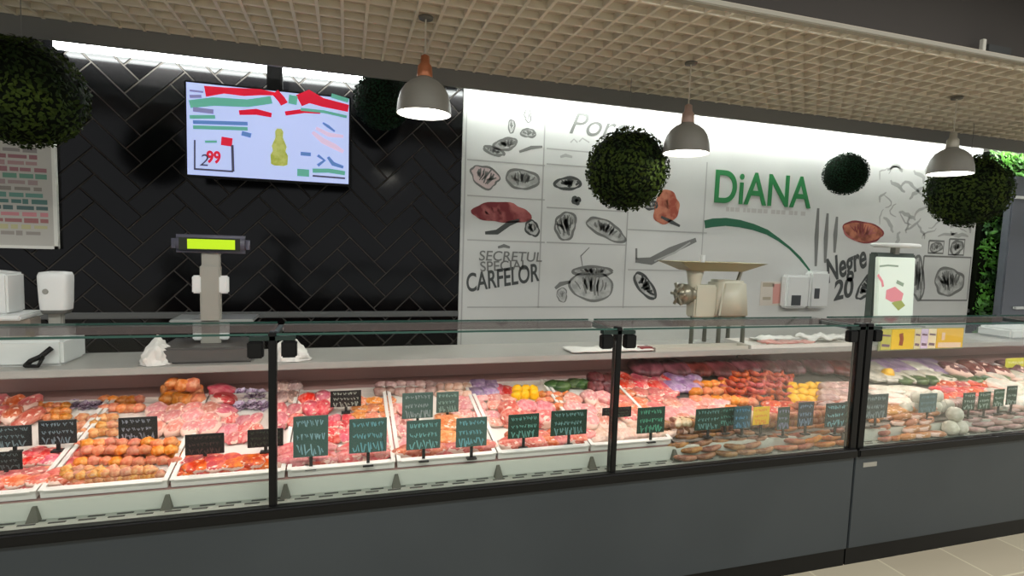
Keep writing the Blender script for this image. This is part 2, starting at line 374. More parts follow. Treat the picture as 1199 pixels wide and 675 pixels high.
# ================================================================ TV
TY = 4.10; a = at(218, 97, TY); b2 = at(408, 215, TY); tx0, tx1, tz0, tz1 = a.x, b2.x, (b2.z+at(220, 205, TY).z)/2, (a.z+at(409, 115, TY).z)/2
tv = thing('television', 'wall screen showing a pale blue advert with red band and bottle', 'television', ((tx0+tx1)/2, TY, tz0))
box_o('housing', tx0-.014, tx1+.014, TY+.002, TY+.05, tz0-.016, tz1+.014, M_black, tv, .006)
def em(name, c, s=1.0): return mat(name, c, .3, emit=s)
M_scr = mat('screen_blue', (178, 192, 236), .25, emit=.78, rgb2=None)
tvs = box_o('screen', tx0, tx1, TY-.002, TY+.003, tz0, tz1, M_scr, tv)
def tvp(u, v): p = at(u, v, TY-.003); return (p.x, p.z)
bm = B(); yy = TY-.0032
S = lambda pts, w, mi, t=False: stroke(bm, [tvp(*q) for q in pts], w, y=yy-.0002*mi, taper=t, mi=mi)
S([(240, 107), (262, 106), (285, 108), (305, 108), (322, 110)], [.07, .04, .05, .04, .02], 0)
S([(322, 108), (330, 117), (333, 122)], .05, 0); S([(350, 118), (362, 113), (378, 120), (408, 127)], [.08, .09, .06, .05], 0)
S([(280, 132), (300, 131), (318, 135)], [.03, .04, .03], 0); S([(334, 133), (356, 130), (375, 131)], .028, 0)
S([(222, 122), (250, 119), (290, 121), (318, 117)], [.05, .055, .05, .05], 1); S([(338, 116), (348, 118)], .06, 1); S([(352, 128), (380, 131), (406, 137)], .02, 1)
S([(388, 112), (408, 118)], .03, 1)
S([(222, 113), (236, 113)], .02, 5); S([(222, 106), (238, 108)], .012, 5); S([(226, 128), (250, 131)], .03, 5)
for v in (137, 143, 149): S([(222, v), (240, v), (252, v)] if v == 137 else [(226, v), (260, v+1), (290, v+2)], .024, 1+(v == 143))
S([(283, 156), (294, 159)], .03, 2)
# price box
S([(228, 164), (228, 199)], .01, 3); S([(228, 198), (273, 201)], .012, 3); S([(272, 170), (273, 201)], .016, 3); S([(259, 165), (272, 167)], .055, 0)
S([(240, 166), (254, 166)], .016, 1)
# fish / sketch and logo corner
S([(366, 155), (378, 165), (392, 172), (402, 178)], .04, 4, True); S([(370, 150), (385, 158), (402, 160)], .03, 4, True); S([(378, 144), (384, 148), (392, 154)], .02, 2, True)
S([(352, 180), (364, 181)], .025, 2); S([(372, 182), (380, 188), (372, 194)], .02, 2); S([(384, 184), (390, 192), (402, 196)], .03, 2, True)
S([(348, 202), (362, 203)], .05, 1); S([(366, 200), (385, 200), (404, 203)], .03, 1); S([(366, 206), (404, 209)], .012, 3)
obj('advert_print', bm, [em('tv_red', (205, 20, 50), .7), em('tv_green', (95, 170, 150), .6), em('tv_blue', (90, 130, 190), .6), em('tv_dark', (70, 70, 90), .5), em('tv_pinkish', (215, 190, 215), .7), em('tv_grey', (130, 130, 175), .6)], tvs, label='red, green and blue advert graphics')
pz = tvp(233, 194); text_o('price', '2', pz[0], TY-.006, pz[1], .11, em('tv_dark', (70, 70, 90)), tv, .2, 0, 0, 1, .0003)
pz = tvp(242, 190); text_o('price', '99', pz[0], TY-.006, pz[1], .105, em('tv_red', (205, 20, 50)), tv, 0, .004, 0, .8, .0003)
bm = B(); cx_, cz_ = tvp(327, 170)
prof = [(-.13, .03), (-.12, .052), (-.06, .056), (-.03, .04), (0, .048), (.02, .04), (.06, .024), (.1, .026), (.12, .014)]
bm.faces.new([bm.verts.new((cx_+r, yy-.002, cz_-.01+z)) for z, r in prof]+[bm.verts.new((cx_-r, yy-.002, cz_-.01+z)) for z, r in prof[::-1]])
obj('bottle_picture', bm, mat('tv_bottle', (170, 180, 70), .3, emit=.5, rgb2=(214, 218, 150), scale=18), tvs, label='yellow green bottle picture')
pm = at(322, 88, TY+.08)
bm = B(); bx(bm, pm.x-.05, pm.x+.05, TY+.05, TY+.11, tz1-.3, 2.96); bev(bm, .01); obj('mount_pole', bm, M_black, tv)

# ================================================================ LED COVE LIGHTS
def led(u0, u1, y, z, label, s, h=.03, cat='strip light', back=WY):
    x0, x1 = u0, u1
    t = thing('led_strip', label, cat, ((x0+x1)/2, y, z), None)
    box_o('housing', x0, x1, y, y+.04, z+h, z+h+.03, mat('led_housing', (150, 150, 148), .4), t)
    q = x0+.1
    while q < x1:
        box_o('mount_arm', q, q+.03, y+.04, back, z+h+.004, z+h+.024, mat('led_housing', (150, 150, 148)), t); q += 1.2
    bm = B(); bx(bm, x0, x1, y-.01, y+.045, z, z+h); bev(bm, .008)
    obj('diffuser', bm, em('led_white_%d' % s, (250, 255, 252), s), t)
a = at(62, 48, 4.3); b2 = at(446, 92, 4.3)
led(a.x, b2.x, 4.30, at(200, 71, 4.3).z, 'bright white light strip above the black tiles and television', 34, .07)
a = at(526, 104, 4.3)
led(a.x, 6.62, 4.22, 2.80, 'long bright white light strip above the printed wall panel', 32, .03, back=SY)
led(6.75, 9.2, 4.22, 2.80, 'white light strip above the green moss wall', 40, .03)

# ================================================================ PLANTS
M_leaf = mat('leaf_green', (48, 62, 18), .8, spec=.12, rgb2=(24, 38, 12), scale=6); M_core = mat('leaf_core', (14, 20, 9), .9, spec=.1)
M_leafd = mat('leaf_deep', (20, 46, 28), .8, spec=.12, rgb2=(12, 30, 18), scale=6)
def foliage_ball(seed, r, n=2600, ls=.028):
    rr = random.Random(seed); bm = B()
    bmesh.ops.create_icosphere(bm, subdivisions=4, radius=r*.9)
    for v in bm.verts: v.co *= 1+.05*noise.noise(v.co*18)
    for i in range(n):
        z = 1-2*(i+.5)/n; t = i*2.39996; q = math.sqrt(1-z*z); d = Vector((q*math.cos(t), q*math.sin(t), z))
        d = (d+Vector((rr.uniform(-1, 1), rr.uniform(-1, 1), rr.uniform(-1, 1)))*.05).normalized()
        k = r*rr.uniform(.9, 1.0)*(1+.025*noise.noise(d*4)); c = d*k
        nrm = (d+Vector((rr.uniform(-1, 1), rr.uniform(-1, 1), rr.uniform(-1, 1)))*.7).normalized()
        a = nrm.orthogonal().normalized(); a.rotate(Matrix.Rotation(rr.uniform(0, 6.28), 3, nrm)); b = nrm.cross(a); s = ls*rr.uniform(.7, 1.2)
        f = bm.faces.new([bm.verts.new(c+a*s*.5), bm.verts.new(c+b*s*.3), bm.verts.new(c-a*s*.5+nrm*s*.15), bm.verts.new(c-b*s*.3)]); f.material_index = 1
    return bm
def plant_ball(loc, r, label, seed, leaf, top):
    t = thing('plant_ball', label, 'plant', loc)
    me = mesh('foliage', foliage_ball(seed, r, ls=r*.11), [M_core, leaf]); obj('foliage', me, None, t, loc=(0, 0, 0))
    bm = B(); tube(bm, [(0, 0, r*.85), (0, 0, top-loc[2])], .0022, 6); obj('wire', mesh('wire', bm, mat('wire_grey', (120, 120, 116), .4)), None, t, loc=(0, 0, 0))
plant_ball(at(28, 109, 3.4), .27, 'large leafy green ball hanging at the left frame edge', 1, M_leaf, FT)
plant_ball(at(734, 199, 3.4), .282, 'large dark green ball hanging left of the middle lamp', 2, M_leaf, FT)
plant_ball(at(1133, 224, 3.4), .31, 'large green ball hanging behind the right hand lamp', 3, M_leaf, FT)
plant_ball(at(990, 204, 3.97), .19, 'small dark green ball hanging right of the green lettering', 4, M_leafd, 2.96)
plant_ball(at(448, 118, 3.97), .20, 'small dark green ball hanging behind the left hand lamp', 5, M_leafd, 2.96)
# moss wall
def moss(x0, x1, z0, z1, n, seed):
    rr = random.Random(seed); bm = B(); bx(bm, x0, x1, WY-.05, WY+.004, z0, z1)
    for i in range(n):
        c = Vector((rr.uniform(x0, x1), WY-.05-rr.uniform(0, .06), rr.uniform(z0, z1)))
        nrm = Vector((rr.uniform(-1, 1), -1, rr.uniform(-.6, 1.2))).normalized(); a = nrm.orthogonal().normalized(); a.rotate(Matrix.Rotation(rr.uniform(0, 6.28), 3, nrm)); b = nrm.cross(a); s = rr.uniform(.04, .1)
        bm.faces.new([bm.verts.new(c+a*s*.5), bm.verts.new(c+b*s*.25), bm.verts.new(c-a*s*.5+nrm*s*.2), bm.verts.new(c-b*s*.25)]).material_index = 1
    return bm
tag(obj('moss_panel', moss(6.74, 9.3, .5, 2.78, 6000, 9), [M_core, mat('moss_green', (70, 130, 30), .6, rgb2=(28, 70, 20), scale=5)]), 'vertical green foliage wall right of the printed panel', 'plant wall')
cb_ = thing('tall_cabinet', 'tall dark grey cabinet in front of the moss wall at right', 'cabinet', (7.9, 4.18, 0))
a = at(1179, 300, 4.15); zt = at(1199, 207, 4.15).z
box_o('body', a.x, 9.2, 4.15, 4.235, .0, zt, mat('cabinet_grey', (92, 97, 104), .4), cb_, .01)
z = at(1199, 232, 4.13).z; box_o('trim_strip', at(1190, 232, 4.13).x, 9.2, 4.125, 4.15, z-.012, z+.018, mat('bright_trim', (215, 218, 214), .3), cb_, .003)
z = at(1199, 361, 4.13).z; box_o('handle', at(1188, 361, 4.13).x, 9.2-.3, 4.115, 4.15, z-.012, z+.016, mat('bright_trim', (215, 218, 214)), cb_, .003)

# ================================================================ PENDANT LAMPS
M_lamp = mat('lamp_grey', (100, 98, 90), .5, spec=.3); M_copper = mat('copper', (190, 120, 84), .35, metal=.6); M_lampin = mat('lamp_inner', (240, 240, 235), .5)
M_bulb = em('bulb_glow', (255, 252, 240), 14)
def lamp(loc, label, capm, r=.14):
    k = r/.14; t = thing('pendant_lamp', label, 'lamp', loc, 'pendant lamps over the counter')
    bm = B(); pr = [(.14, 0), (.139, .018), (.134, .06), (.122, .105), (.10, .14), (.07, .165), (.045, .178), (.038, .185)]
    lathe(bm, [(a_*k, b_*k) for a_, b_ in pr], n=40); obj('shade', mesh('shade', bm, M_lamp, True), None, t, loc=(0, 0, 0))
    bm = B(); lathe(bm, [((a_-.004)*k, b_*k) for a_, b_ in pr[:-1]], n=40); obj('inner_shade', mesh('inner', bm, M_lampin, True), None, t, loc=(0, 0, 0))
    bm = B(); lathe(bm, [(.038*k, .183*k), (.04*k, .19*k), (.036*k, .24*k), (.024*k, .255*k), (.022*k, .29*k), (.006*k, .30*k)], n=24, cap=True); obj('socket_cap', mesh('socket', bm, capm, True), None, t, loc=(0, 0, 0))
    bm = B(); lathe(bm, [(.004, .004*k), (.122*k, .012*k), (.132*k, .02*k)], n=32); lathe(bm, [(.132*k, .02*k), (.004, .03*k)], n=32); obj('diffuser', mesh('bulb', bm, M_bulb, True), None, t, loc=(0, 0, 0))
    bm = B(); tube(bm, [(0, 0, .29*k), (0, 0, FT-loc[2])], .004, 8); obj('cord', mesh('cord', bm, mat('cord_pale', (190, 185, 170), .6)), None, t, loc=(0, 0, 0))
    bm = B(); lathe(bm, [(.035, FT-loc[2]-.012), (.038, FT-loc[2])], n=20, cap=True); obj('ceiling_cup', mesh('cup', bm, M_lamp, True), None, t, loc=(0, 0, 0))
lamp(at(496.5, 134, 2.9), 'grey bell pendant lamp left of the printed panel', M_copper)
lamp(at(803, 180, 2.98), 'grey bell pendant lamp between green ball and DiANA lettering', mat('cap_dull', (158, 132, 118), .5))
lamp(at(1112, 204, 2.9), 'grey bell pendant lamp in front of the right hand green ball', mat('cap_grey', (150, 146, 132), .5))

# ================================================================ DISPLAY CASES
Y0 = 2.066
def post_parts(t, x, wdt, top=1.262, sides=(-1, 1)):
    bm = B(); bx(bm, x-wdt/2, x+wdt/2, Y0-.004, Y0+.034, .60, top); bev(bm, .003)
    po = obj('post', bm, M_black, t)
    bm = B(); bx(bm, x-(.075 if -1 in sides else wdt/2), x+(.075 if 1 in sides else wdt/2), Y0-.004, Y0+.03, 1.232, 1.247); bx(bm, x-.010, x+.010, Y0+.03, Y0+.30, 1.225, 1.243)
    br = obj('bracket', bm, mat('bracket_green', (20, 40, 34), .35), t)
    for s in sides:
        bm = B(); cx_ = x+s*.055; bx(bm, cx_-.026, cx_+.026, Y0-.008, Y0+.028, 1.17, 1.229); bev(bm, .005); obj('clamp', bm, M_black, br)
def pane(t, x0, x1, name='front_glass'):
    bm = B(); bx(bm, x0, x1, Y0, Y0+.008, .625, 1.25)
    for f in bm.faces:
        if abs(f.normal.y) < .5 and f.calc_center_median().z > 1.2: f.material_index = 1
    for f in bm.faces:
        f.normal_update()
        if abs(f.normal.z) > .5: f.material_index = 1
    obj(name, bm, [M_glass, M_gedge], t)
    bm = B(); bx(bm, x0, x1, Y0-.004, Y0+.285, 1.25, 1.258)
    for f in bm.faces:
        f.normal_update()
        if abs(f.normal.y) > .5: f.material_index = 1
    obj('top_glass', bm, [M_glass, M_gedge], t)
def case(x0, x1, posts, label, endposts=()):
    t = thing('refrigerated_display_case', label, 'display case', ((x0+x1)/2, Y0, 0))
    box_o('base_panel', x0+.003, x1-.003, Y0, Y0+.03, .095, .583, M_panel, t, .003)
    box_o('kick_plate', x0+.003, x1-.003, Y0+.012, Y0+.03, 0, .10, M_black, t)
    box_o('cabinet_body', x0+.01, x1-.01, Y0+.03, 2.98, .0, .585, mat('case_inside', (120, 122, 120), .5), t)
    bm = B(); bx(bm, x0, x1, Y0-.022, Y0+.02, .583, .628); bev(bm, .008, 3); obj('front_rail', bm, M_black, t)
    bm = B(); bx(bm, x0+.01, x1-.01, Y0+.02, 2.165, .585, .622)
    box_o('riser', x0+.012, x1-.012, 2.150, 2.163, .622, .681, mat('riser_pale', (206, 210, 198), .4), t)
    x = x0+.03
    while x < x1-.08:
        bx(bm, x, x+.05, Y0+.045, Y0+.052, .622, .624, 1); bx(bm, x+.02, x+.07, Y0+.066, Y0+.073, .622, .624, 1); x += .085
    obj('air_grille', bm, [mat('grille_grey', (150, 156, 146), .4), mat('grille_slot', (60, 62, 58), .7)], t)
    bm = B(); v = bx(bm, x0+.01, x1-.01, 2.166, 2.965, .586, .66)
    for q in v[4:]: q.co.z = deck(q.co.y)-.008
    obj('deck', bm, mat('deck_steel_reflected_pink', (168, 136, 130), .35, metal=.2), t)  # pinkish reflection of the meat put into the steel's base colour
    box_o('rear_panel', x0+.01, x1-.01, 2.965, 2.985, .586, .965, mat('rear_steel_reflected_pink', (186, 144, 136), .4), t)  # mauve is the meat mirrored in steel, painted as base colour
    xs = [x0]+list(posts)+[x1]
    for a_, b_ in zip(xs, xs[1:]): pane(t, a_+(.014 if a_ != x0 else .05 if endposts and endposts[0][1] > 0 else .004), b_-(.014 if b_ != x1 else .05 if endposts and endposts[0][1] < 0 else .004))
    for p_ in posts: post_parts(t, p_, .026)
    for p_, sd in endposts: post_parts(t, p_, .042, sides=(sd,))
    xs = [x0]+list(posts)+[x1]
    for a_, b_ in zip(xs, xs[1:]):                     # light profile under the rear edge of each glass shelf
        bm = B(); bx(bm, a_+.012, b_-.012, 2.316, 2.352, 1.236, 1.249); bx(bm, a_+.012, b_-.012, 2.316, 2.319, 1.220, 1.236); bx(bm, a_+.012, b_-.012, 2.349, 2.352, 1.220, 1.236); pr_ = obj('lamp_profile', bm, mat('profile_dull', (96, 84, 84), .5), t)
        box_o('case_lamp', a_+.02, b_-.02, 2.322, 2.346, 1.230, 1.235, em('case_led', (255, 228, 220), CASE_LED), pr_, label='glowing strip facing down')
    return t
CASE_LED = 38
case(-1.65, 2.472, (-.245, 1.113), 'left refrigerated meat counter with three glass bays', ((2.450, -1),))
case(2.476, 6.6, (3.87, 5.24), 'right refrigerated counter with the small nameplate on its base', ((2.500, 1),))
np_ = box_o('nameplate', 2.53, 2.62, Y0-.003, Y0+.0, .522, .545, mat('plate_beige', (150, 148, 138), .4)); tag(np_, 'small beige nameplate on the right base panel', 'nameplate')
M_work = mat('worktop_grey', (168, 166, 160), .35, rgb2=(158, 156, 150), scale=2)
bm = B(); bx(bm, -1.65, 6.6, 2.75, 3.12, .966, 1.0); bev(bm, .004); wt = obj('worktop', bm, M_work); tag(wt, 'long pale grey worktop running along the back of both cases', 'worktop')
WT = 1.0

# ---------------------------------------------------------------- trays
TW = .412; XD = [-1.82+TW*i for i in range(0, 9)]     # dividers ~ -1.0 -.59 -.18 .23 .64 1.06 1.47
XD = [-1.40, -.99, -.60, -.21, .20, .62, 1.05, 1.47]
tilt = math.atan(BS)
def tray(x0, x1, m, label, y0=2.172, y1=2.80, rim=.03):
    bm = B(); L = (y1-y0)/math.cos(tilt); W2 = (x1-x0)
    bx(bm, 0, W2, 0, L, 0, .006)
    bx(bm, 0, .010, 0, L, .006, rim); bx(bm, W2-.010, W2, 0, L, .006, rim); bx(bm, .010, W2-.010, 0, .012, .006, rim); bx(bm, .010, W2-.010, L-.012, L, .006, rim)
    bx(bm, -.003, .013, -.004, L, rim, rim+.004); bx(bm, W2-.013, W2+.003, -.004, L, rim, rim+.004); bx(bm, .013, W2-.013, -.008, .014, rim, rim+.004)
    o = obj('display_tray', mesh('tray', bm, m)); o.location = (x0, y0, deck(y0)-.004); o.rotation_euler = (tilt, 0, 0)
    tag(o, label, 'tray'); return o
M_tray = mat('white_tray', (226, 224, 218), .35); M_trayg = mat('steel_tray', (120, 118, 112), .35, metal=.5)
TL = ['leftmost white tray under pink steaks', 'white tray of orange breaded pieces', 'white tray of red marinated meat left of the first post', 'white tray right of the first post', 'white tray below the middle group of price tags',
      'white tray of salmon pink slabs', 'white tray of pale meat crossed by the second post']
for i in range(7): tray(XD[i]+.006, XD[i+1]-.006, M_tray, TL[i])
GL = ['steel tray of brown sausages right of the second post', 'steel tray of smoked meat left of the thick post', 'steel tray of tan ribs right of the thick post', 'steel tray of pale sausages at the far right', 'last steel tray beyond the right frame edge']
gx = [1.482, 1.96, 2.44]
tray(1.482, 1.955, M_trayg, GL[0], rim=.009); tray(1.965, 2.44, M_trayg, GL[1], rim=.009); tray(2.50, 3.05, M_trayg, GL[2], rim=.009); tray(3.06, 3.62, M_trayg, GL[3], rim=.009); tray(3.63, 4.4, M_trayg, GL[4], rim=.009)
# small pyramidal clips
bm = B(); a_ = [bm.verts.new(p) for p in ((-.018, -.014, 0), (.018, -.014, 0), (.018, .014, 0), (-.018, .014, 0), (-.006, .004, .048), (.006, .004, .048), (.006, .012, .048), (-.006, .012, .048))]
for f in ((3, 2, 1, 0), (4, 5, 6, 7), (0, 1, 5, 4), (1, 2, 6, 5), (2, 3, 7, 6), (3, 0, 4, 7)): bm.faces.new([a_[i] for i in f])
clip = mesh('clip', bm, mat('clip_grey', (92, 92, 80), .5))
CLL = ['left of the orange pieces tray', 'left of the red marinated meat tray', 'just right of the first post', 'left of the middle price tags', 'below the dark green price tags', 'left of the second post', 'right of the second post']
for i in range(1, 8):
    o = bpy.data.objects.new('divider_clip', clip); C.objects.link(o); o.location = (XD[i], 2.138, .622); tag(o, 'small grey wedge clip on the ledge ' + CLL[i-1], 'clip', 'divider clips on the front ledge')

# ---------------------------------------------------------------- food
def blob(seed, rx, ry, rz, irr=.18, fat=0, flat=0, sub=3):
    bm = B(); bmesh.ops.create_icosphere(bm, subdivisions=sub, radius=1)
    o_ = Vector((seed*3.1, seed*1.7, seed*.9))
    for v in bm.verts:
        d = v.co.normalized(); k = 1+irr*noise.noise(d*1.6+o_)*2+irr*.35*noise.noise(d*5+o_)
        z = d.z*k
        if flat: z = math.copysign(abs(z)**flat, z)
        v.co = Vector((d.x*k*rx, d.y*k*ry, max(z, -.7)*rz))
    if fat:
        for f in bm.faces:
            c = f.calc_center_median()
            if abs(c.z) < rz*.55 and (c.x*math.cos(seed)+c.y*math.sin(seed)) > 0: f.material_index = 1
            if abs(noise.noise(c*22+o_)) < .018*fat: f.material_index = 1
    return bm
def sausage(seed, L, r, bend=.25, links=1):
    rr = random.Random(seed); bm = B(); pts = []; rad = []; n = 14*links
    for i in range(n+1):
        t = i/n; a = (t-.5)*bend*3
        pts.append(Vector((math.sin(a)*L/(bend*3) if bend else (t-.5)*L, (1-math.cos(a))*L/(bend*3) if bend else 0, 0)))
        q = abs(math.sin(PI*(t*links % 1 if 0 < t < 1 else 0)))
        rad.append(r*max(.16, q**.33)*(1+.06*math.sin(t*23+seed)))
    tube(bm, pts, rad, 10); return bm
def lettuce(seed, r):
    rr = random.Random(seed); bm = B()
    for k in range(14):
        a = k*2.4; tl = rr.uniform(.2, 1.2); ln = r*rr.uniform(.7, 1.1); prev = None
        d = Vector((math.cos(a)*math.cos(tl), math.sin(a)*math.cos(tl), math.sin(tl))); s = Vector((-math.sin(a), math.cos(a), 0))
        for i in range(6):
            t = i/5; w_ = r*.75*math.sin(PI*min(t*.9+.12, 1))
            c = d*ln*t+Vector((0, 0, -.25*r*t*t)); row = []
            for j in range(7):
                q = (j-3)/3; row.append(bm.verts.new(c+s*w_*q+Vector((0, 0, r*.12*math.sin(j*2.3+i*1.7+k)+abs(q)*r*.15))))
            if prev:
                for j in range(6): bm.faces.new((prev[j], prev[j+1], row[j+1], row[j])).material_index = 1 if i > 3 else 0
            prev = row
    return bm
def pack(seed, x, y, z):
    bm = B(); bx(bm, -x, x, -y, y, 0, z*2); bev(bm, min(x, y, z)*.45, 3)
    for v in bm.verts: v.co += Vector((0, 0, .25*z*noise.noise(v.co*30+Vector((seed, 0, 0)))))
    return bm
M_fat = mat('pale_fat', (238, 205, 190), .35)
def meat(name, a_, b_, sc=30, lo=.42, hi=.62, rough=.32):
    m = mat(name, a_, rough, rgb2=b_, scale=sc, lo=lo, hi=hi, bump=.3, detail=4); nt = m.node_tree
    b = nt.nodes['Principled BSDF']; lk = b.inputs['Base Color'].links[0]; src = lk.from_socket
    oi = nt.nodes.new('ShaderNodeObjectInfo'); hs = nt.nodes.new('ShaderNodeHueSaturation')
    for sock, lo_, hi_ in (('Hue', .485, .515), ('Value', .70, 1.02), ('Saturation', .9, 1.12)):
        mr = nt.nodes.new('ShaderNodeMapRange'); mr.inputs['To Min'].default_value = lo_; mr.inputs['To Max'].default_value = hi_
        if sock == 'Value': ml = nt.nodes.new('ShaderNodeMath'); ml.operation = 'FRACT'; mm = nt.nodes.new('ShaderNodeMath'); mm.operation = 'MULTIPLY'; mm.inputs[1].default_value = 7.13; nt.links.new(oi.outputs['Random'], mm.inputs[0]); nt.links.new(mm.outputs[0], ml.inputs[0]); nt.links.new(ml.outputs[0], mr.inputs['Value'])
        else: nt.links.new(oi.outputs['Random'], mr.inputs['Value'])
        nt.links.new(mr.outputs['Result'], hs.inputs[sock])
    nt.links.new(src, hs.inputs['Color']); nt.links.new(hs.outputs['Color'], b.inputs['Base Color'])
    return m
FM = dict(
 salmon=meat('meat_salmon', (220, 100, 86), (236, 150, 130)), pink=meat('meat_pink', (224, 104, 110), (240, 164, 160)), hot=meat('meat_hot_pink', (222, 60, 78), (240, 130, 130)),
 red=meat('meat_red', (196, 40, 30), (226, 96, 60)), marin=meat('meat_marinated', (206, 46, 22), (232, 112, 48)), lpink=meat('meat_light_pink', (234, 142, 136), (246, 192, 182)),
 pale=meat('meat_pale', (236, 190, 166), (246, 220, 202)), orange=meat('breaded_orange', (230, 128, 70), (246, 172, 116), 45), gold=meat('breaded_gold', (224, 142, 88), (242, 190, 134), 45),
 brown=meat('smoked_brown', (120, 74, 48), (176, 128, 90)), obrown=meat('smoked_orange', (160, 82, 44), (206, 140, 90)), tan=meat('tan_ribs', (176, 108, 58), (206, 144, 90), 14),
 maroon=meat('salami_maroon', (84, 26, 32), (126, 62, 66)), cream=meat('cream_skin', (222, 196, 160), (238, 220, 192)), white=meat('cheese_white', (214, 212, 196), (236, 234, 222)),
 greyp=meat('greyish_pink', (176, 138, 132), (212, 184, 174)), yellow=mat('yellow_skin', (246, 190, 12), .3), lilac=meat('lilac_wrap', (164, 128, 176), (206, 184, 208)),
 green=meat('green_herbs', (52, 84, 40), (96, 124, 66)), purple=mat('radicchio_purple', (96, 58, 92), .4, rgb2=(150, 120, 150), scale=30), rsaus=meat('red_sausage', (178, 48, 40), (214, 100, 72)))
M_rib = mat('leaf_rib', (190, 176, 196), .5)
_pm = {}
def proto(kind, mt, size):
    key = (kind, mt, size)
    if key in _pm: return _pm[key]
    L = []
    for s in range(3):
        q = hash_((kind, mt))+s
        if kind == 'steak': bm = blob(q, .085*size, .058*size, .020*size, .14, 1.2, .6)
        elif kind == 'slab': bm = blob(q, .105*size, .048*size, .034*size, .12, 1, .75)
        elif kind == 'chunk': bm = blob(q, .034*size, .027*size, .022*size, .2, 0, 0, 2)
        elif kind == 'ball': bm = blob(q, .034*size, .034*size, .034*size, .05, 0, 0, 3)
        elif kind == 'joint': bm = blob(q, .10*size, .075*size, .058*size, .12, 1.3, 0)
        elif kind == 'sausage': bm = sausage(q, .15*size, .015*size, .3)
        elif kind == 'links': bm = sausage(q, .24*size, .014*size, .5, 3)
        elif kind == 'salami': bm = sausage(q, .22*size, .030*size, .08)
        elif kind == 'rib': bm = blob(q, .15*size, .030*size, .022*size, .06, 1, .7)
        elif kind == 'lettuce': bm = lettuce(q, .06*size)
        elif kind == 'pepper': bm = blob(q, .036*size, .034*size, .034*size, .16, 0, 0, 3)
        elif kind == 'pack': bm = pack(q, .05*size, .035*size, .016*size)
        L.append(mesh(kind, bm, [FM[mt], M_rib if kind == 'lettuce' else M_fat], kind != 'x'))
    _pm[key] = L; return L
def hash_(t): return sum(ord(c) for c in ''.join(t)) % 97
KN = dict(steak='meat_steak', slab='meat_slab', chunk='meat_piece', ball='cheese_ball', joint='meat_joint', sausage='sausage', links='sausage_links', salami='salami', rib='rib_rack', lettuce='lettuce_head', pepper='yellow_pepper', pack='wrapped_pack')
KC = dict(steak='meat', slab='meat', chunk='meat', ball='cheese', joint='meat', sausage='sausage', links='sausage', salami='sausage', rib='meat', lettuce='lettuce', pepper='vegetable', pack='package')
GND = dict(steak=.014, slab=.024, chunk=.018, ball=.03, joint=.042, sausage=.016, links=.015, salami=.031, rib=.016, lettuce=.012, pepper=.03, pack=.004)
HD = dict(steak=(.085, .058, .020), slab=(.105, .048, .034), chunk=(.034, .027, .022), ball=(.034, .034, .034), joint=(.10, .075, .058), sausage=(.075, .022, .015), links=(.12, .030, .014),
          salami=(.11, .03, .03), rib=(.15, .03, .022), lettuce=(.055, .055, .05), pepper=(.036, .034, .034), pack=(.05, .035, .016))
ORD = ['first', 'second', 'third', 'fourth', 'fifth', 'sixth', 'seventh', 'eighth', 'ninth']
def rowname(j, n): return '' if n == 1 else (['back', 'front'][j] if n == 2 else ['back', 'middle', 'front'][j] if n == 3 else 'back' if j == 0 else 'front' if j == n-1 else ORD[j])+' row'
def heap(kind, mt, u0, v0, u1, v1, nx, ny, label, group, size=1.0, rz=0, jr=.5, h=None, layer2=0, name=None, cat=None, zs=1.0):
    ms = proto(kind, mt, 1.0); hx, hy, hz = HD[kind]; jr = min(jr, .3)
    low = 0 if kind in ('lettuce', 'pack') else .7 if kind in ('steak', 'slab', 'chunk', 'joint', 'rib', 'pepper') else 1.0
    vm = (v0+v1)/2; cx_ = abs(bed(u1, vm).x-bed(u0, vm).x)/nx; cy_ = abs(bed((u0+u1)/2, v0, .03).y-bed((u0+u1)/2, v1, .03).y)/ny
    turn = abs(math.sin(rz)) > .8
    ex, ey = (cy_, cx_) if turn else (cx_, cy_)
    K = .66 if kind in ('steak', 'slab', 'joint') else .60
    kx, ky = K*ex/hx, K*ey/hy
    if kind in ('ball', 'pepper', 'lettuce', 'chunk'): kx = ky = max(min(kx, ky), (kx*ky)**.5*.9)
    kz = min(1.25, max(.5, min(kx, ky)*1.1)) if kind not in ('sausage', 'links', 'salami') else ky*.85*hy/hz
    if kind in ('sausage', 'links', 'salami'): kz = min(kz, 1.3)
    if kind in ('sausage', 'links'): ky = kz
    kz *= zs
    hh0 = h if h is not None else .004+low*hz*kz
    for lay in range(1+(layer2 > 0)):
        mx, my = (nx, ny) if lay == 0 else (max(1, nx-1), max(1, ny-1))
        for j in range(my):
            for i in range(mx):
                fu = (i+.5)/mx+R_.uniform(-.13, .13)/mx; fv = (j+.5)/my+R_.uniform(-.14, .14)/my
                hh = hh0+lay*(1+low)*hz*kz*.8
                if lay: fu = .5/nx+(1-1/nx)*fu; fv = .5/ny+(1-1/ny)*fv
                p = bed(u0+(u1-u0)*fu, v0+(v1-v0)*fv, hh0)
                p.y = min(2.92-.5*min(cy_, .08), max(2.205+.5*min(cy_, .08), p.y)); z = deck(p.y)+hh
                o = bpy.data.objects.new(name or KN[kind], ms[(i+j+lay) % 3]); C.objects.link(o)
                o.location = (p.x, p.y, z); o.rotation_euler = (tilt+R_.uniform(-.05, .05), R_.uniform(-.05, .05), rz+R_.uniform(-jr, jr))
                s = R_.uniform(.93, 1.05); o.scale = (kx*s, ky*s, kz*s)
                lab = label
                if nx*ny > 1:
                    pos = [q for q in ('upper layer' if lay else '', rowname(j, my), (ORD[i]+' from left') if mx > 1 else '') if q]
                    lab = label+', '+' '.join(pos)
                    w_ = len(lab.split())
                    if w_ > 16: print('LONG', w_, lab)
                tag(o, lab, cat or KC[kind], group)
def H(*a, **k): heap(*a, **k)
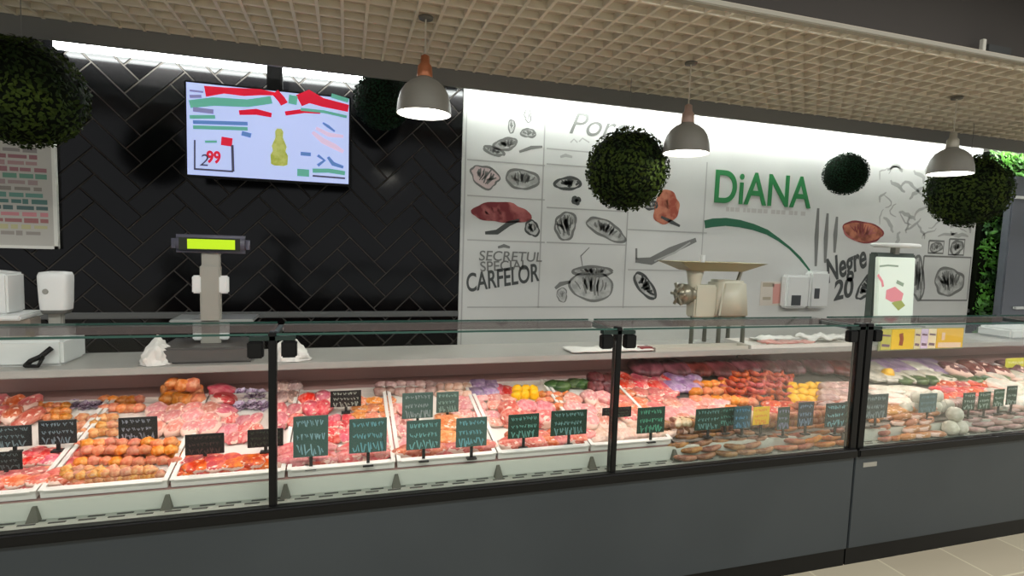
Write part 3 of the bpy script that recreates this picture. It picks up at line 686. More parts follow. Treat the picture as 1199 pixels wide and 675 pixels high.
# left bay
H('steak', 'salmon', -30, 550, 88, 588, 5, 4, 'salmon pink steak in leftmost white tray', 'salmon pink steaks at the left', 1.0, layer2=.018)
H('steak', 'hot', 28, 527, 92, 545, 3, 2, 'redder pink steak behind the salmon pink steaks', 'redder pink steaks', .85)
H('joint', 'salmon', -15, 466, 45, 494, 3, 2, 'big pink cut at far left', 'big pink cuts at far left', .9)
H('chunk', 'orange', 42, 472, 82, 492, 4, 3, 'orange pink piece beside big cuts', 'orange pink pieces at far left', 1.3)
H('lettuce', 'purple', 82, 470, 118, 482, 3, 1, 'purple leafy garnish behind the second price tag', 'purple garnish at left', .9)
H('chunk', 'gold', 66, 549, 184, 577, 9, 4, 'golden breaded piece in second tray front', 'golden breaded pieces', 1.35, layer2=.02)
H('chunk', 'orange', 90, 518, 212, 545, 9, 3, 'orange marinated piece behind golden ones', 'orange marinated pieces', 1.35, layer2=.02)
H('chunk', 'gold', 92, 486, 138, 511, 4, 3, 'golden piece left of the third price tag', 'golden pieces left of the third tag', 1.3)
H('chunk', 'orange', 118, 464, 168, 482, 5, 2, 'orange piece behind the third price tag', 'orange pieces behind the third tag', 1.3)
H('pepper', 'orange', 192, 452, 236, 474, 4, 2, 'round orange meat ball at back left', 'round orange balls at the back', .95, layer2=.04, name='meat_ball', cat='meat')
H('joint', 'lpink', 172, 474, 256, 508, 4, 3, 'pale pink joint before round orange balls', 'pale pink joints', .75)
H('slab', 'hot', 250, 450, 274, 486, 1, 3, 'hot pink upright fillet left of the purple garnish', 'hot pink fillets', .6, rz=1.3)
H('lettuce', 'purple', 276, 458, 312, 484, 3, 2, 'purple leafy garnish left of first post', 'purple garnish at first post', 1.0)
H('steak', 'pink', 250, 486, 308, 518, 4, 3, 'pink chop behind the red marinated tray', 'pink chops behind the red tray', .75)
H('steak', 'marin', 205, 533, 316, 566, 5, 3, 'red orange marinated steak left of first post', 'red marinated steaks', 1.0, layer2=.02)
# middle bay
H('joint', 'pink', 320, 476, 352, 500, 2, 2, 'pink joint just right of the first post', 'pink joints by first post', .65)
H('slab', 'greyp', 322, 448, 352, 470, 2, 2, 'dull mauve meat by the first post', 'mauve meat at the back', .6)
H('slab', 'pink', 328, 522, 458, 551, 4, 3, 'pink pork slab right of first post', 'pink slabs right of first post', .95, rz=.1, jr=.3)
H('joint', 'hot', 354, 462, 388, 484, 2, 2, 'hot pink joint above the tall price tag', 'hot pink joints', .6)
H('steak', 'hot', 384, 486, 414, 518, 2, 4, 'red pink chop between tall and wide tags', 'red pink chops', .7)
H('steak', 'orange', 414, 466, 462, 492, 3, 3, 'orange pink chop right of black tag', 'orange pink chops', .75)
H('steak', 'lpink', 452, 474, 482, 528, 2, 4, 'pale pink chop left of stacked tags', 'pale pink chops', .8)
H('chunk', 'greyp', 440, 448, 510, 462, 6, 2, 'greyish piece above the stacked tags', 'greyish pieces at the back', 1.2)
H('slab', 'salmon', 466, 522, 582, 548, 4, 3, 'salmon pork slab below middle tags', 'salmon slabs in the middle', .9, jr=.3)
H('steak', 'orange', 508, 484, 534, 520, 1, 3, 'orange red chop between two grey green price tags', 'orange red chops', .7)
H('steak', 'lpink', 520, 462, 604, 500, 5, 4, 'pale salmon chop before lilac packs', 'pale salmon chops', .75)
H('chunk', 'pale', 512, 450, 552, 466, 4, 2, 'pale piece behind smallest tag', 'pale pieces at the back', 1.3)
H('pack', 'lilac', 552, 450, 582, 466, 2, 2, 'lilac wrapped pack left of the yellow peppers', 'lilac packs', .6)
H('steak', 'hot', 574, 452, 602, 474, 2, 2, 'bright red pink cut beside the yellow peppers', 'bright cuts by the peppers', .7)
H('pepper', 'yellow', 600, 454, 630, 466, 3, 2, 'bright yellow pepper in middle bay', 'yellow peppers', .9)
H('chunk', 'orange', 628, 460, 668, 480, 4, 3, 'orange piece right of the yellow peppers', 'orange pieces by the peppers', 1.3)
H('joint', 'pink', 586, 472, 648, 496, 3, 2, 'pink joint below the yellow peppers', 'pink joints below the peppers', .65)
H('slab', 'salmon', 592, 505, 694, 533, 4, 3, 'salmon pink slab below dark green tags', 'salmon slabs below dark green tags', .9, jr=.25)
H('joint', 'lpink', 662, 462, 716, 500, 3, 3, 'big pale pink joint left of the second post', 'big pale joints', .75)
H('chunk', 'green', 640, 444, 690, 458, 4, 1, 'dark green garnish in middle bay', 'green garnish', 1.3, name='herb_bunch', cat='garnish')
H('salami', 'maroon', 690, 440, 722, 460, 2, 2, 'maroon salami by the second post', 'maroon salami by second post', .6)
H('slab', 'pale', 694, 496, 792, 526, 5, 3, 'pale cream poultry at second post', 'pale poultry cuts', .8, jr=.6)
# right bay of the left case
H('steak', 'salmon', 724, 456, 792, 492, 4, 4, 'salmon slice right of the second post', 'salmon slices right of the second post', .8)
H('steak', 'hot', 724, 438, 790, 456, 4, 2, 'red pink slice right of second post', 'red pink slices at the back', .75)
H('pack', 'lilac', 784, 440, 816, 462, 2, 2, 'white lilac pack beside the orange pieces', 'white lilac packs', .7)
H('chunk', 'orange', 810, 446, 854, 472, 4, 3, 'orange breaded piece in the third bay', 'orange pieces in third bay', 1.5)
H('slab', 'lpink', 776, 468, 852, 498, 4, 3, 'pale pink slab above paired tags', 'pale pink slabs in third bay', .7)
H('chunk', 'pale', 786, 496, 830, 512, 4, 2, 'pale beige piece behind the brown sausages', 'pale beige pieces', 1.3)
H('links', 'rsaus', 848, 438, 934, 472, 4, 5, 'red sausage string in third bay', 'red sausage links', .75, jr=.7, layer2=.02)
H('chunk', 'orange', 852, 466, 886, 486, 3, 2, 'orange piece left of the yellow tag', 'orange pieces by the yellow tag', 1.4)
H('steak', 'red', 896, 470, 930, 492, 2, 3, 'red meat right of the yellow tag', 'red meat by yellow tag', .7)
H('chunk', 'yellow', 924, 450, 966, 472, 4, 3, 'golden yellow piece left of the thick post', 'golden yellow pieces', 1.2, name='cheese_piece', cat='cheese')
H('salami', 'greyp', 960, 450, 1002, 482, 2, 4, 'greyish salami next to the thick post', 'greyish salami', .6, jr=1)
H('sausage', 'obrown', 924, 474, 1002, 504, 4, 5, 'orange brown sausage behind blue tags', 'orange brown sausages behind', .9, jr=1, layer2=.02)
H('links', 'brown', 782, 502, 905, 542, 4, 6, 'brown smoked sausage in third bay front', 'brown smoked sausages', .9, jr=1.2, layer2=.02)
H('sausage', 'cream', 822, 506, 846, 536, 2, 2, 'cream sausage among the brown ones', 'cream sausages', .9, rz=1.4, jr=.3, h=.055)
H('salami', 'cream', 904, 508, 922, 524, 1, 1, 'thick cream wrapped sausage at the front of the third bay', None, .6, rz=1.3, jr=.1, h=.05)
H('sausage', 'obrown', 918, 500, 1000, 530, 5, 5, 'orange brown front sausage by thick post', 'orange brown sausages at front', .95, jr=1.2, layer2=.02)
H('salami', 'maroon', 745, 424, 1000, 438, 9, 1, 'dark salami behind third bay', 'dark salami at the back', .7)
# right case
H('sausage', 'obrown', 1012, 492, 1046, 520, 3, 3, 'short orange sausage right of thick post', 'short orange sausages', .8, jr=.6)
H('rib', 'tan', 1034, 474, 1100, 506, 3, 4, 'tan smoked rib rack in fanned pile', 'tan rib racks', .85, rz=-.35, jr=.15, layer2=.022, zs=1.5)
H('ball', 'white', 1100, 476, 1122, 507, 2, 4, 'white cheese ball right of ribs', 'white cheese balls', .8, layer2=.03)
H('links', 'greyp', 1128, 486, 1215, 514, 5, 5, 'pinkish grey sausage at far right', 'pinkish grey sausages', .85, jr=.9, layer2=.02)
H('steak', 'red', 1100, 446, 1178, 470, 5, 3, 'red pink cut behind right hand tags', 'red pink cuts at right', .8)
H('sausage', 'hot', 1090, 452, 1150, 470, 4, 2, 'red sausage behind the white cheese balls', 'red sausages at right', .9, jr=.5)
H('rib', 'white', 1020, 452, 1080, 474, 2, 3, 'long white cheese beside thick post', 'long white cheeses', .7, rz=-.7, jr=.1, name='cheese_log', cat='cheese')
H('pack', 'white', 1014, 428, 1110, 450, 6, 2, 'white pack behind in right case', 'white packs at the back', .7)
H('pack', 'lilac', 1020, 424, 1100, 440, 4, 1, 'lilac pack under the yellow banner', 'lilac packs in the right case', .7)
H('chunk', 'green', 1050, 440, 1180, 450, 8, 1, 'green garnish among right case packs', 'green garnish at right', 1.2, name='herb_bunch', cat='garnish')
H('pepper', 'yellow', 1034, 436, 1044, 444, 1, 1, 'single yellow pepper just right of the thick post', None, 1.0)
H('joint', 'maroon', 1112, 426, 1190, 440, 5, 1, 'dark red ham at the back far right', 'dark hams', .6)
H('slab', 'white', 1160, 436, 1215, 480, 3, 4, 'white wrapped slab at right edge', 'white slabs', .7, name='wrapped_slab', cat='package')

# food heaped on the front ledge of the right hand bays
def ledge(kind, mt, u0, u1, n, label, group, layers=4):     # rows lean back against the tray fronts
    ms = proto(kind, mt, 1.0); hx, hy, hz = HD[kind]; x0, x1 = at(u0, 530, 2.13).x, at(u1, 515, 2.13).x; dx = (x1-x0)/n
    k = .58*dx/hx; r = .018 if kind == 'rib' else .0145; z = .6225
    for lay in range(layers):
        for i in range(n-(lay % 2)):
            o = bpy.data.objects.new(KN[kind], ms[(i+lay) % 3]); C.objects.link(o)
            kk = (k, k, k) if kind == 'ball' else (k*(1.15 if kind == 'rib' else 1), .022/hy, r/hz)
            rr_ = hz*k if kind == 'ball' else r
            o.location = (x0+dx*(i+.5+.5*(lay % 2))+R_.uniform(-.01, .01), 2.116+R_.uniform(-.006, .006)+lay*(.024 if layers > 2 else .01), z+rr_*(1+lay*(1.55 if layers > 2 else 1.75))); o.scale = kk
            o.rotation_euler = (R_.uniform(-.1, .1), R_.uniform(-.12, .12), R_.uniform(-.22, .22)); tag(o, label+', '+['bottom', 'second', 'third', 'top'][lay]+' layer '+ORD[i]+' from left', KC[kind], group)
ledge('sausage', 'brown', 790, 905, 5, 'brown smoked sausage on the ledge', 'brown sausages on the ledge')
ledge('sausage', 'obrown', 907, 997, 4, 'orange brown sausage on the ledge', 'orange brown sausages on the ledge')
ledge('sausage', 'obrown', 1026, 1050, 2, 'short orange sausage on the ledge', 'orange sausages on the right ledge')
ledge('rib', 'tan', 1050, 1098, 3, 'tan rib rack on the ledge', 'tan ribs on the ledge')
ledge('ball', 'white', 1101, 1124, 2, 'white cheese ball on the ledge', 'cheese balls on the ledge', 2)
ledge('sausage', 'greyp', 1127, 1215, 4, 'pinkish grey sausage on the ledge', 'pinkish grey sausages on the ledge')

# ---------------------------------------------------------------- price tags
M_holder = mat('tag_stem', (28, 28, 28), .5)
def price_tag(u, v, wpx, hpx, base, face, label, stem=True, chalk=(150, 190, 180), seed=0, n=3):
    p = bed(u, v+hpx/2+base, .03); Y = p.y
    a = at(u-wpx/2, v, Y); b = at(u+wpx/2, v, Y); t_ = at(u, v-hpx/2, Y); bo = at(u, v+hpx/2, Y)
    hw, hz = (b.x-a.x)/2, (t_.z-bo.z)
    t = thing('price_tag', label, 'price tag', (p.x, Y, deck(Y)+.02))
    c = at(u, v, Y); z0 = c.z-hz/2-t.location.z; dx = c.x-p.x
    fm = mat('tag_face_%s' % '_'.join(map(str, face)), face, .45)
    bm = B(); bx(bm, dx-hw, dx+hw, -.004, 0, z0, z0+hz); bev(bm, .0015, 1); tb = obj('tag_board', mesh('tag', bm, fm), None, t, loc=(0, 0, 0))
    bm = B(); bx(bm, -.006, .006, .0005, .006, min(-.0, z0-.001), z0+hz*.4); bx(bm, -.02, .02, -.012, .016, 0, .006); obj('stem', mesh('stem', bm, M_holder), None, t, loc=(0, 0, 0))
    rr = random.Random(seed*7+int(u)); bm = B()
    for k in range(n):
        zz = z0+hz*(.82-k*(.66/max(1, n-1))) if n > 1 else z0+hz*.5
        x = dx-hw*.8; big = (k == n-1); x1 = dx+hw*.8
        while x < x1-.006:
            sw = rr.uniform(.006, .014)*(1.7 if big else 1); hh = hz*.08*(2 if big else 1)
            pts = [(min(x+sw*q/4, x1), zz+hh*math.sin(q*2.1+rr.uniform(0, 2))) for q in range(5)]
            stroke(bm, pts, .0045 if big else .0032, y=-.0048); x += sw+rr.uniform(.002, .008)
    obj('chalk_writing', mesh('writing', bm, mat('chalk_%s' % '_'.join(map(str, chalk)), chalk, .7)), None, tb, loc=(0, 0, 0))
DK = (26, 32, 34); DG = (22, 58, 46); GG = (70, 98, 92); BK = (14, 15, 16); YL = (246, 200, 20)
T = [(17, 511, 42, 25, 4, DK, 'dark price tag at the left frame edge, upper one', (110, 130, 136)),
 (7, 540, 40, 22, 4, BK, 'black price tag at the left frame edge, lower one', (90, 100, 104)),
 (68, 506, 45, 28, 6, DK, 'dark price tag left of the golden pieces', (120, 140, 150)),
 (162, 502, 46, 27, 6, DK, 'dark price tag above the orange marinated pieces', (140, 150, 165)),
 (240, 520, 46, 24, 4, BK, 'black price tag on the red marinated steaks', (80, 60, 60)),
 (311, 513, 42, 21, 4, BK, 'black price tag crossed by the first post', (60, 70, 60)),
 (364, 511, 41, 48, 12, GG, 'tallest grey green price tag right of the first post', (150, 190, 200)),
 (431, 510, 44, 40, 13, GG, 'wide grey green price tag below the orange pink chops', (120, 180, 190)),
 (405, 467, 36, 19, 5, BK, 'small black price tag at the back of the middle bay', (150, 160, 150)),
 (489, 475, 36, 30, 5, GG, 'grey green tag directly behind another of its size', (140, 160, 160)),
 (496, 509, 40, 34, 12, GG, 'grey green price tag in front of a matching one', (130, 190, 190)),
 (524, 471, 26, 24, 4, GG, 'smallest grey green tag at the back of the middle bay', (130, 170, 160)),
 (552, 506, 36, 34, 12, GG, 'grey green price tag left of the dark green pair', (120, 180, 190)),
 (613, 499, 36, 28, 10, DG, 'left one of the two dark green price tags', (110, 170, 160)),
 (666, 495, 42, 29, 10, DG, 'right one of the two dark green price tags', (120, 165, 165)),
 (722, 483, 34, 12, 4, BK, 'narrow black tag crossed by the second post', (60, 80, 70)),
 (762, 492, 32, 30, 9, DG, 'dark green price tag right of the second post', (90, 170, 140)),
 (829, 491, 30, 25, 7, DG, 'left tag above the brown smoked sausages', (110, 160, 160)),
 (849, 488, 26, 22, 7, DG, 'dark tag close beside the left tag above the brown sausages', (90, 150, 140)),
 (869, 489, 20, 26, 7, (30, 74, 84), 'teal price tag left of the yellow one', (90, 150, 190)),
 (891, 487, 19, 21, 10, YL, 'yellow price tag in the third bay', (240, 130, 40)),
 (917, 490, 14, 26, 7, (40, 66, 60), 'narrow dark tag right of the yellow price tag', (150, 150, 190)),
 (943, 485, 18, 28, 8, (24, 44, 60), 'dark blue tag left of the pair by the thick post', (130, 160, 190)),
 (978, 486, 24, 28, 8, (20, 46, 50), 'dark teal tag left of the thick post', (130, 190, 200)),
 (994, 484, 12, 28, 8, (24, 44, 40), 'narrow tag touching the thick post from the left', (90, 130, 120)),
 (1025, 476, 28, 28, 8, (50, 66, 70), 'slate price tag right of the thick post', (140, 160, 165)),
 (1086, 472, 20, 22, 6, (84, 108, 110), 'pale slate tag above the tan ribs', (130, 160, 170)),
 (1134, 470, 14, 20, 8, (34, 66, 54), 'first of the small green tags at right', (190, 210, 200)),
 (1152, 469, 14, 20, 8, (30, 72, 52), 'second of the small green tags at right', (190, 210, 200)),
 (1169, 466, 12, 20, 8, (34, 80, 58), 'third of the small green tags at right', (190, 210, 200)),
 (1184, 463, 12, 22, 8, (34, 66, 54), 'last of the small green tags at right', (190, 210, 200))]
for i, q in enumerate(T): price_tag(*q[:6], q[6], chalk=q[7], seed=i)
price_tag(1190, 425, 26, 11, 6, (200, 200, 50), 'yellow green tag at the right frame edge', chalk=(240, 240, 200), seed=40, n=1)

# ================================================================ THINGS ON THE WORKTOP
# pole scale with lit display
a = at(247, 290, 2.93); sx = a.x
t = thing('counter_scale', 'pole scale with lime lit display left of the first post', 'scale', (sx, 2.93, WT))
M_sc = mat('scale_grey', (150, 148, 138), .45)
box_o('scale_body', sx-.20, sx+.20, 2.79, 3.08, WT, WT+.075, mat('scale_body_dark', (86, 82, 80), .4), t, .01)
bm = B(); bx(bm, sx-.175, sx+.19, 2.90, 3.10, WT+.175, WT+.19); bev(bm, .005); bx(bm, sx-.03, sx+.03, 2.97, 3.03, WT+.07, WT+.176); obj('weighing_plate', bm, M_steel, t)
bm = B(); bx(bm, sx-.044, sx+.044, 2.90, 2.94, WT+.07, 1.45); bev(bm, .006); obj('pole', bm, M_sc, t)
for z in (1.315, 1.03+.06): box_o('collar', sx-.078, sx+.078, 2.905, 2.935, z, z+.085, M_white, t, .006)
box_o('neck', sx-.038, sx+.042, 2.912, 2.934, 1.42, 1.51, M_sc, t, .004)
dx0, dx1 = at(200, 286, 2.9).x, at(292, 286, 2.9).x; dz = at(246, 286, 2.9).z
bm = B()
for s, xx in ((-1, dx0+.035), (1, dx1-.035)):
    pass
bx(bm, dx0, dx1, 2.885, 2.94, dz-.043, dz+.043); bev(bm, .02, 4); dh = obj('display_head', bm, mat('display_shell', (84, 84, 96), .35), t, True)
box_o('lit_screen', at(219, 286, 2.88).x, at(275, 286, 2.88).x, 2.881, 2.886, dz-.024, dz+.022, em('lime_screen', (170, 208, 14), .55), dh, .001, label='glowing lime green display')
box_o('screen_surround', at(209, 286, 2.88).x, at(281, 286, 2.88).x, 2.8835, 2.886, dz-.03, dz+.028, mat('surround', (28, 34, 12), .3), dh)
# left scale with white monitor housing
c0 = at(66, 343, 2.95)
t = thing('counter_scale', 'white scale at the left frame edge with rounded white head', 'scale', (c0.x-.1, 2.93, WT))
box_o('scale_body', -1.62, c0.x+.065, 2.83, 3.06, WT, WT+.115, M_white, t, .012)
box_o('weighing_plate', -1.62, at(40, 370, 2.95).x, 2.84, 3.05, 1.20, 1.222, M_white, t, .006)
box_o('plate_support', -1.58, -1.33, 2.90, 3.0, WT+.11, 1.20, mat('support_beige', (150, 140, 128), .5), t, .005)
bm = B(); bx(bm, c0.x-.03, c0.x+.025, 2.935, 2.965, WT+.11, 1.24); bev(bm, .006); obj('head_column', bm, M_greypl, t)
bm = B(); n = 28; pr = [(.30, .0), (.78, .0), (.90, .10), (.95, .3), (1, .8), (1, .92), (.9, 1.0), (.5, 1.02)]
hz0 = at(66, 367, 2.95).z; hz1 = at(66, 319, 2.95).z; hw = (at(85, 340, 2.95).x-at(48, 340, 2.95).x)/2
rings = []
for q, zz in pr:
    rr_ = []
    for k in range(n):
        an = 2*PI*k/n; cx_ = math.copysign(abs(math.cos(an))**.5, math.cos(an)); cy_ = math.copysign(abs(math.sin(an))**.5, math.sin(an))
        rr_.append(bm.verts.new((c0.x+q*hw*cx_, 2.95+q*.05*cy_, hz0+zz*(hz1-hz0))))
    rings.append(rr_)
for ia, (r0, r1) in enumerate(zip(rings, rings[1:])):
    for k in range(n): bm.faces.new((r0[k], r0[(k+1) % n], r1[(k+1) % n], r1[k])).material_index = 1 if ia < 2 else 0
bm.faces.new(rings[0][::-1]).material_index = 1; bm.faces.new(rings[-1])
dh = obj('display_head', bm, [M_white, mat('head_base_grey', (96, 98, 94), .5)], t, True)
bm = B(); lathe(bm, [(.012, 0), (.010, .004)], n=16, cap=True); bmesh.ops.rotate(bm, verts=bm.verts[:], matrix=Matrix.Rotation(PI/2, 3, 'X')); bmesh.ops.translate(bm, verts=bm.verts[:], vec=(c0.x-.02, 2.90, (hz0+hz1)/2+.01)); obj('button', bm, M_greypl, dh)
t2 = thing('label_printer', 'white box with dark side window on the left scale plate', 'printer', (-1.48, 2.95, 1.222))
lz = at(10, 312, 2.95).z; lx = at(19, 340, 2.95).x
bm = B(); v = bx(bm, -1.66, lx, 2.88, 3.02, 1.222, lz-.0)
for q in v[4:]:
    if q.co.x > -1.5: q.co.z -= .03
bev(bm, .008); obj('housing', bm, M_white, t2)
box_o('side_window', -1.64, lx-.055, 2.874, 2.881, 1.25, lz-.05, mat('window_dark', (50, 58, 74), .2), t2, .002)
bm = B(); p_ = [at(42, 419, 2.76), at(50, 408, 2.78), at(60, 398, 2.80)]
tube(bm, [(c0.x-.055, 2.80, WT+.012), (c0.x-.03, 2.785, WT+.035), (c0.x-.0, 2.80, WT+.05), (c0.x+.035, 2.81, WT+.085)], .011, 8); tube(bm, [(c0.x-.05, 2.79, WT+.012), (c0.x-.0, 2.775, WT+.014), (c0.x+.012, 2.79, WT+.05)], .008, 8)
tag(obj('cable', bm, M_black, smooth=True), 'looped black cable in front of the left scale', 'cable')
# crumpled white bags
def bag(u0, u1, v0, v1, Y, seed, label, slope=0):
    a, b = at(u0, v1, Y), at(u1, v1, Y); cx_ = (a.x+b.x)/2; w2 = (b.x-a.x)/2; hh = at(u0, v0, Y).z-WT
    bm = B(); bmesh.ops.create_icosphere(bm, subdivisions=4, radius=1)
    for v in bm.verts:
        d = v.co.copy(); k = 1+.28*noise.noise(d*2.2+Vector((seed, 0, 0)))+.16*abs(noise.noise(d*6+Vector((0, seed, 0))))
        x = d.x*k*w2; z = max(0, d.z)*k*hh*(1-slope*d.x)*(1-.55*abs(d.x)); v.co = Vector((x, d.y*k*.06, z))
    o = obj('plastic_bag', bm, mat('bag_white', (226, 222, 216), .45)); o.location = (cx_, Y, WT+.001); tag(o, label, 'bag'); return o
bag(163, 206, 398, 428, 2.83, 2, 'crumpled white plastic bag left of the pole scale')
bag(318, 364, 396, 422, 2.83, 5, 'crumpled white plastic bag behind the first post', .3)
# meat grinder
g0 = at(832, 308, 2.98); gx = g0.x; gz = g0.z
M_gr = mat('grinder_cream', (186, 184, 164), .4); M_grd = mat('grinder_metal', (150, 146, 128), .3, metal=.7)
t = thing('meat_grinder', 'cream meat grinder with wide hopper pan on the worktop', 'meat grinder', (gx, 2.96, WT))
bm = B(); hwx = (at(880, 305, 2.98).x-at(785, 305, 2.98).x)/2
v = bx(bm, gx-hwx*.62, gx+hwx*.62, 2.90, 3.04, gz-.05, gz-.048); top = [bm.verts.new(p) for p in ((gx-hwx, 2.84, gz), (gx+hwx, 2.84, gz), (gx+hwx, 3.10, gz), (gx-hwx, 3.10, gz))]
rim = [bm.verts.new(p) for p in ((gx-hwx-.012, 2.83, gz+.006), (gx+hwx+.012, 2.83, gz+.006), (gx+hwx+.012, 3.11, gz+.006), (gx-hwx-.012, 3.11, gz+.006))]
for k in range(4):
    bm.faces.new((v[k], v[(k+1) % 4], top[(k+1) % 4], top[k])); bm.faces.new((top[k], top[(k+1) % 4], rim[(k+1) % 4], rim[k]))
obj('hopper_pan', bm, mat('hopper_tan', (150, 144, 110), .35, metal=.4), t)
nx_ = at(812, 330, 2.98).x
bm = B(); lathe(bm, [(.035, 0), (.035, .05), (.048, .12), (.055, .15)], (nx_, 2.97, gz-.20), 20, True); obj('throat', bm, M_gr, t, True)
bm = B(); tube(bm, [(nx_+.10, 2.97, gz-.20), (nx_-.02, 2.97, gz-.20), (nx_-.05, 2.97, gz-.20), (nx_-.055, 2.97, gz-.20), (nx_-.10, 2.97, gz-.20)], [.045, .05, .052, .066, .066], 20); gh = obj('grinding_head', bm, M_grd, t, True)
bm = B(); tube(bm, [(nx_-.09, 2.97, gz-.20), (nx_-.115, 2.97, gz-.20)], .05, 16)
for k in range(6):
    an = k*PI/3; tube(bm, [(nx_-.11, 2.97, gz-.20), (nx_-.112, 2.97+.075*math.cos(an), gz-.20+.075*math.sin(an))], .010, 8)
obj('ring_nut', bm, M_grd, gh, True)
bx0, bx1 = at(829, 360, 2.98).x, at(866, 360, 2.98).x; bz0, bz1 = at(848, 371, 2.98).z, at(848, 328, 2.98).z
bm = B(); v = bx(bm, bx0, bx1, 2.88, 3.06, bz0, bz1)
for q in v[4:]: q.co.x = (q.co.x-(bx0+bx1)/2)*.72+(bx0+bx1)/2+.004
bev(bm, .018, 3); obj('motor_body', bm, M_gr, t, True)
bm = B(); bx(bm, nx_-.02, bx0+.02, 2.92, 3.02, bz0, bz1-.03); bev(bm, .01); obj('gear_housing', bm, M_gr, t)
for (lx_, ly_) in ((bx0+.03, 2.9), (bx1-.03, 2.9), (bx0+.03, 3.04), (bx1-.03, 3.04), (nx_, 2.97)):
    bm = B(); tube(bm, [(lx_, ly_, WT+.0), (lx_, ly_, bz0+.01)], [.014, .012], 12); obj('leg', bm, mat('leg_dark', (84, 84, 72), .4), t)
for u_ in (818, 862):
    q = at(u_, 322, 2.98); bm = B(); tube(bm, [(q.x, 2.97, bz1-.03), (q.x+(.03 if u_ > 840 else -.02), 2.97, gz-.04)], .012, 8); obj('strut', bm, M_grd, t)
bm = B(); tube(bm, [(nx_+.0, 2.90, gz-.03), (nx_, 2.90, gz+.05)], [.012, .016], 10); obj('pusher', bm, M_white, t)
# metal tray, boards and wrapped meat on the worktop
def flat_tray(u0, u1, v, Y0_, Y1_, m, label, name='metal_tray', cat='tray', hgt=.022):
    x0, x1 = at(u0, v, Y0_).x, at(u1, v, Y0_).x
    bm = B(); bx(bm, x0, x1, Y0_, Y1_, WT, WT+.004)
    for a_ in ((x0, x0+.006, Y0_, Y1_), (x1-.006, x1, Y0_, Y1_), (x0+.006, x1-.006, Y0_, Y0_+.006), (x0+.006, x1-.006, Y1_-.006, Y1_)): bx(bm, *a_, WT+.004, WT+hgt)
    o = obj(name, bm, m); return tag(o, label, cat)
flat_tray(768, 876, 406, 2.765, 2.865, mat('pale_steel', (205, 202, 190), .35, metal=.3), 'shallow pale tray in front of the meat grinder')
flat_tray(880, 998, 402, 2.765, 3.02, mat('paper_tray', (226, 222, 214), .4), 'long white tray on the worktop right of the grinder')
def sheet(u0, u1, v, Y, z, seed, m, label, name, cat, d=.1, hgt=.016):
    x0, x1 = at(u0, v, Y).x, at(u1, v, Y).x; bm = B(); N = 24; g = []
    for i in range(N+1):
        g.append([bm.verts.new((x0+(x1-x0)*i/N, Y-d/2+d*j/8, z+hgt*(.55+.8*noise.noise(Vector((i*.22, j*.35, seed)))+.25*noise.noise(Vector((i*.7, j*.9, seed)))))) for j in range(9)])
    for i in range(N):
        for j in range(8): bm.faces.new((g[i][j], g[i+1][j], g[i+1][j+1], g[i][j+1]))
    r = bmesh.ops.extrude_face_region(bm, geom=bm.faces[:]); bmesh.ops.translate(bm, verts=[e for e in r['geom'] if isinstance(e, bmesh.types.BMVert)], vec=(0, 0, hgt*.5))
    return tag(obj(name, bm, m, smooth=True), label, cat)
sheet(892, 948, 400, 2.83, WT+.012, 3, FM['lpink'], 'flat pinkish wrapped meat lying on the long white tray', 'wrapped_meat', 'meat', .09)
sheet(938, 990, 396, 2.92, WT+.012, 9, mat('paper_white', (228, 226, 220), .6), 'crumpled white paper at the right end of the long tray', 'paper_sheet', 'paper', .12, .03)
sheet(884, 930, 396, 2.96, WT+.012, 14, mat('paper_white', (228, 226, 220), .6), 'white paper at the left end of the long tray', 'paper_sheet', 'paper', .10, .02)
sheet(664, 758, 409, 2.83, WT+.002, 21, mat('paper_white', (228, 226, 220), .6), 'white wrapping paper behind the second post', 'paper_sheet', 'paper', .14, .014)
def redpack(u, v, label):
    p = at(u, v, 2.80); bm = B(); bx(bm, -.05, .05, -.03, .03, 0, .025); bev(bm, .01, 3); o = obj('meat_package', bm, mat('dull_red_pack', (140, 60, 62), .4)); o.location = (p.x, 2.80, WT+.001); tag(o, label, 'package')
redpack(755, 408, 'small dull red package left of the pale tray')
# price banner cards along the worktop edge
cx0, cx1 = at(1031, 397, 2.735).x, at(1127, 397, 2.735).x
t = thing('price_banner', 'row of yellow and white price cards at the worktop edge', 'price cards', ((cx0+cx1)/2, 2.735, .95))
zt_, zb_ = at(1080, 385, 2.735).z, at(1080, 409, 2.735).z
box_o('rail', cx0-.01, cx1+.01, 2.736, 2.744, zb_-.005, zt_+.004, mat('banner_rail', (150, 160, 120), .4), t, .001)
CC = [((205, 200, 90), .12), ((246, 206, 20), .27), ((225, 215, 170), .08), ((222, 205, 232), .09), ((246, 232, 190), .1), ((240, 190, 20), .34)]
x = cx0; L = cx1-cx0
for i, (c, f) in enumerate(CC):
    card = box_o('card', x+.002, x+L*f-.002, 2.731, 2.735, zb_+.004, zt_-.002, mat('card_%d' % i, c, .5), t)
    bm = B(); rr = random.Random(i)
    if i == 1: stroke(bm, [(x+L*f*.4, zt_-.03), (x+L*f*.45, (zt_+zb_)/2), (x+L*f*.42, zb_+.03)], .035, y=2.7305); cm = mat('card_brown', (150, 60, 10), .5)
    elif i == 5: stroke(bm, [(x+.02, zb_+.026), (x+L*f-.02, zb_+.022)], .035, y=2.7305); stroke(bm, [(x+L*f*.25, zt_-.03), (x+L*f*.25, zb_+.06)], .03, y=2.730); cm = mat('card_beige', (240, 212, 180), .5)
    else: stroke(bm, [(x+.01, zt_-.04), (x+L*f-.01, zt_-.045)], .012, y=2.7305); stroke(bm, [(x+.01, zb_+.035), (x+L*f-.012, zb_+.03)], .018, y=2.7305); cm = mat('card_ink', (120, 90, 110), .5)
    sub = obj('card_print', bm, cm, card)
    x += L*f
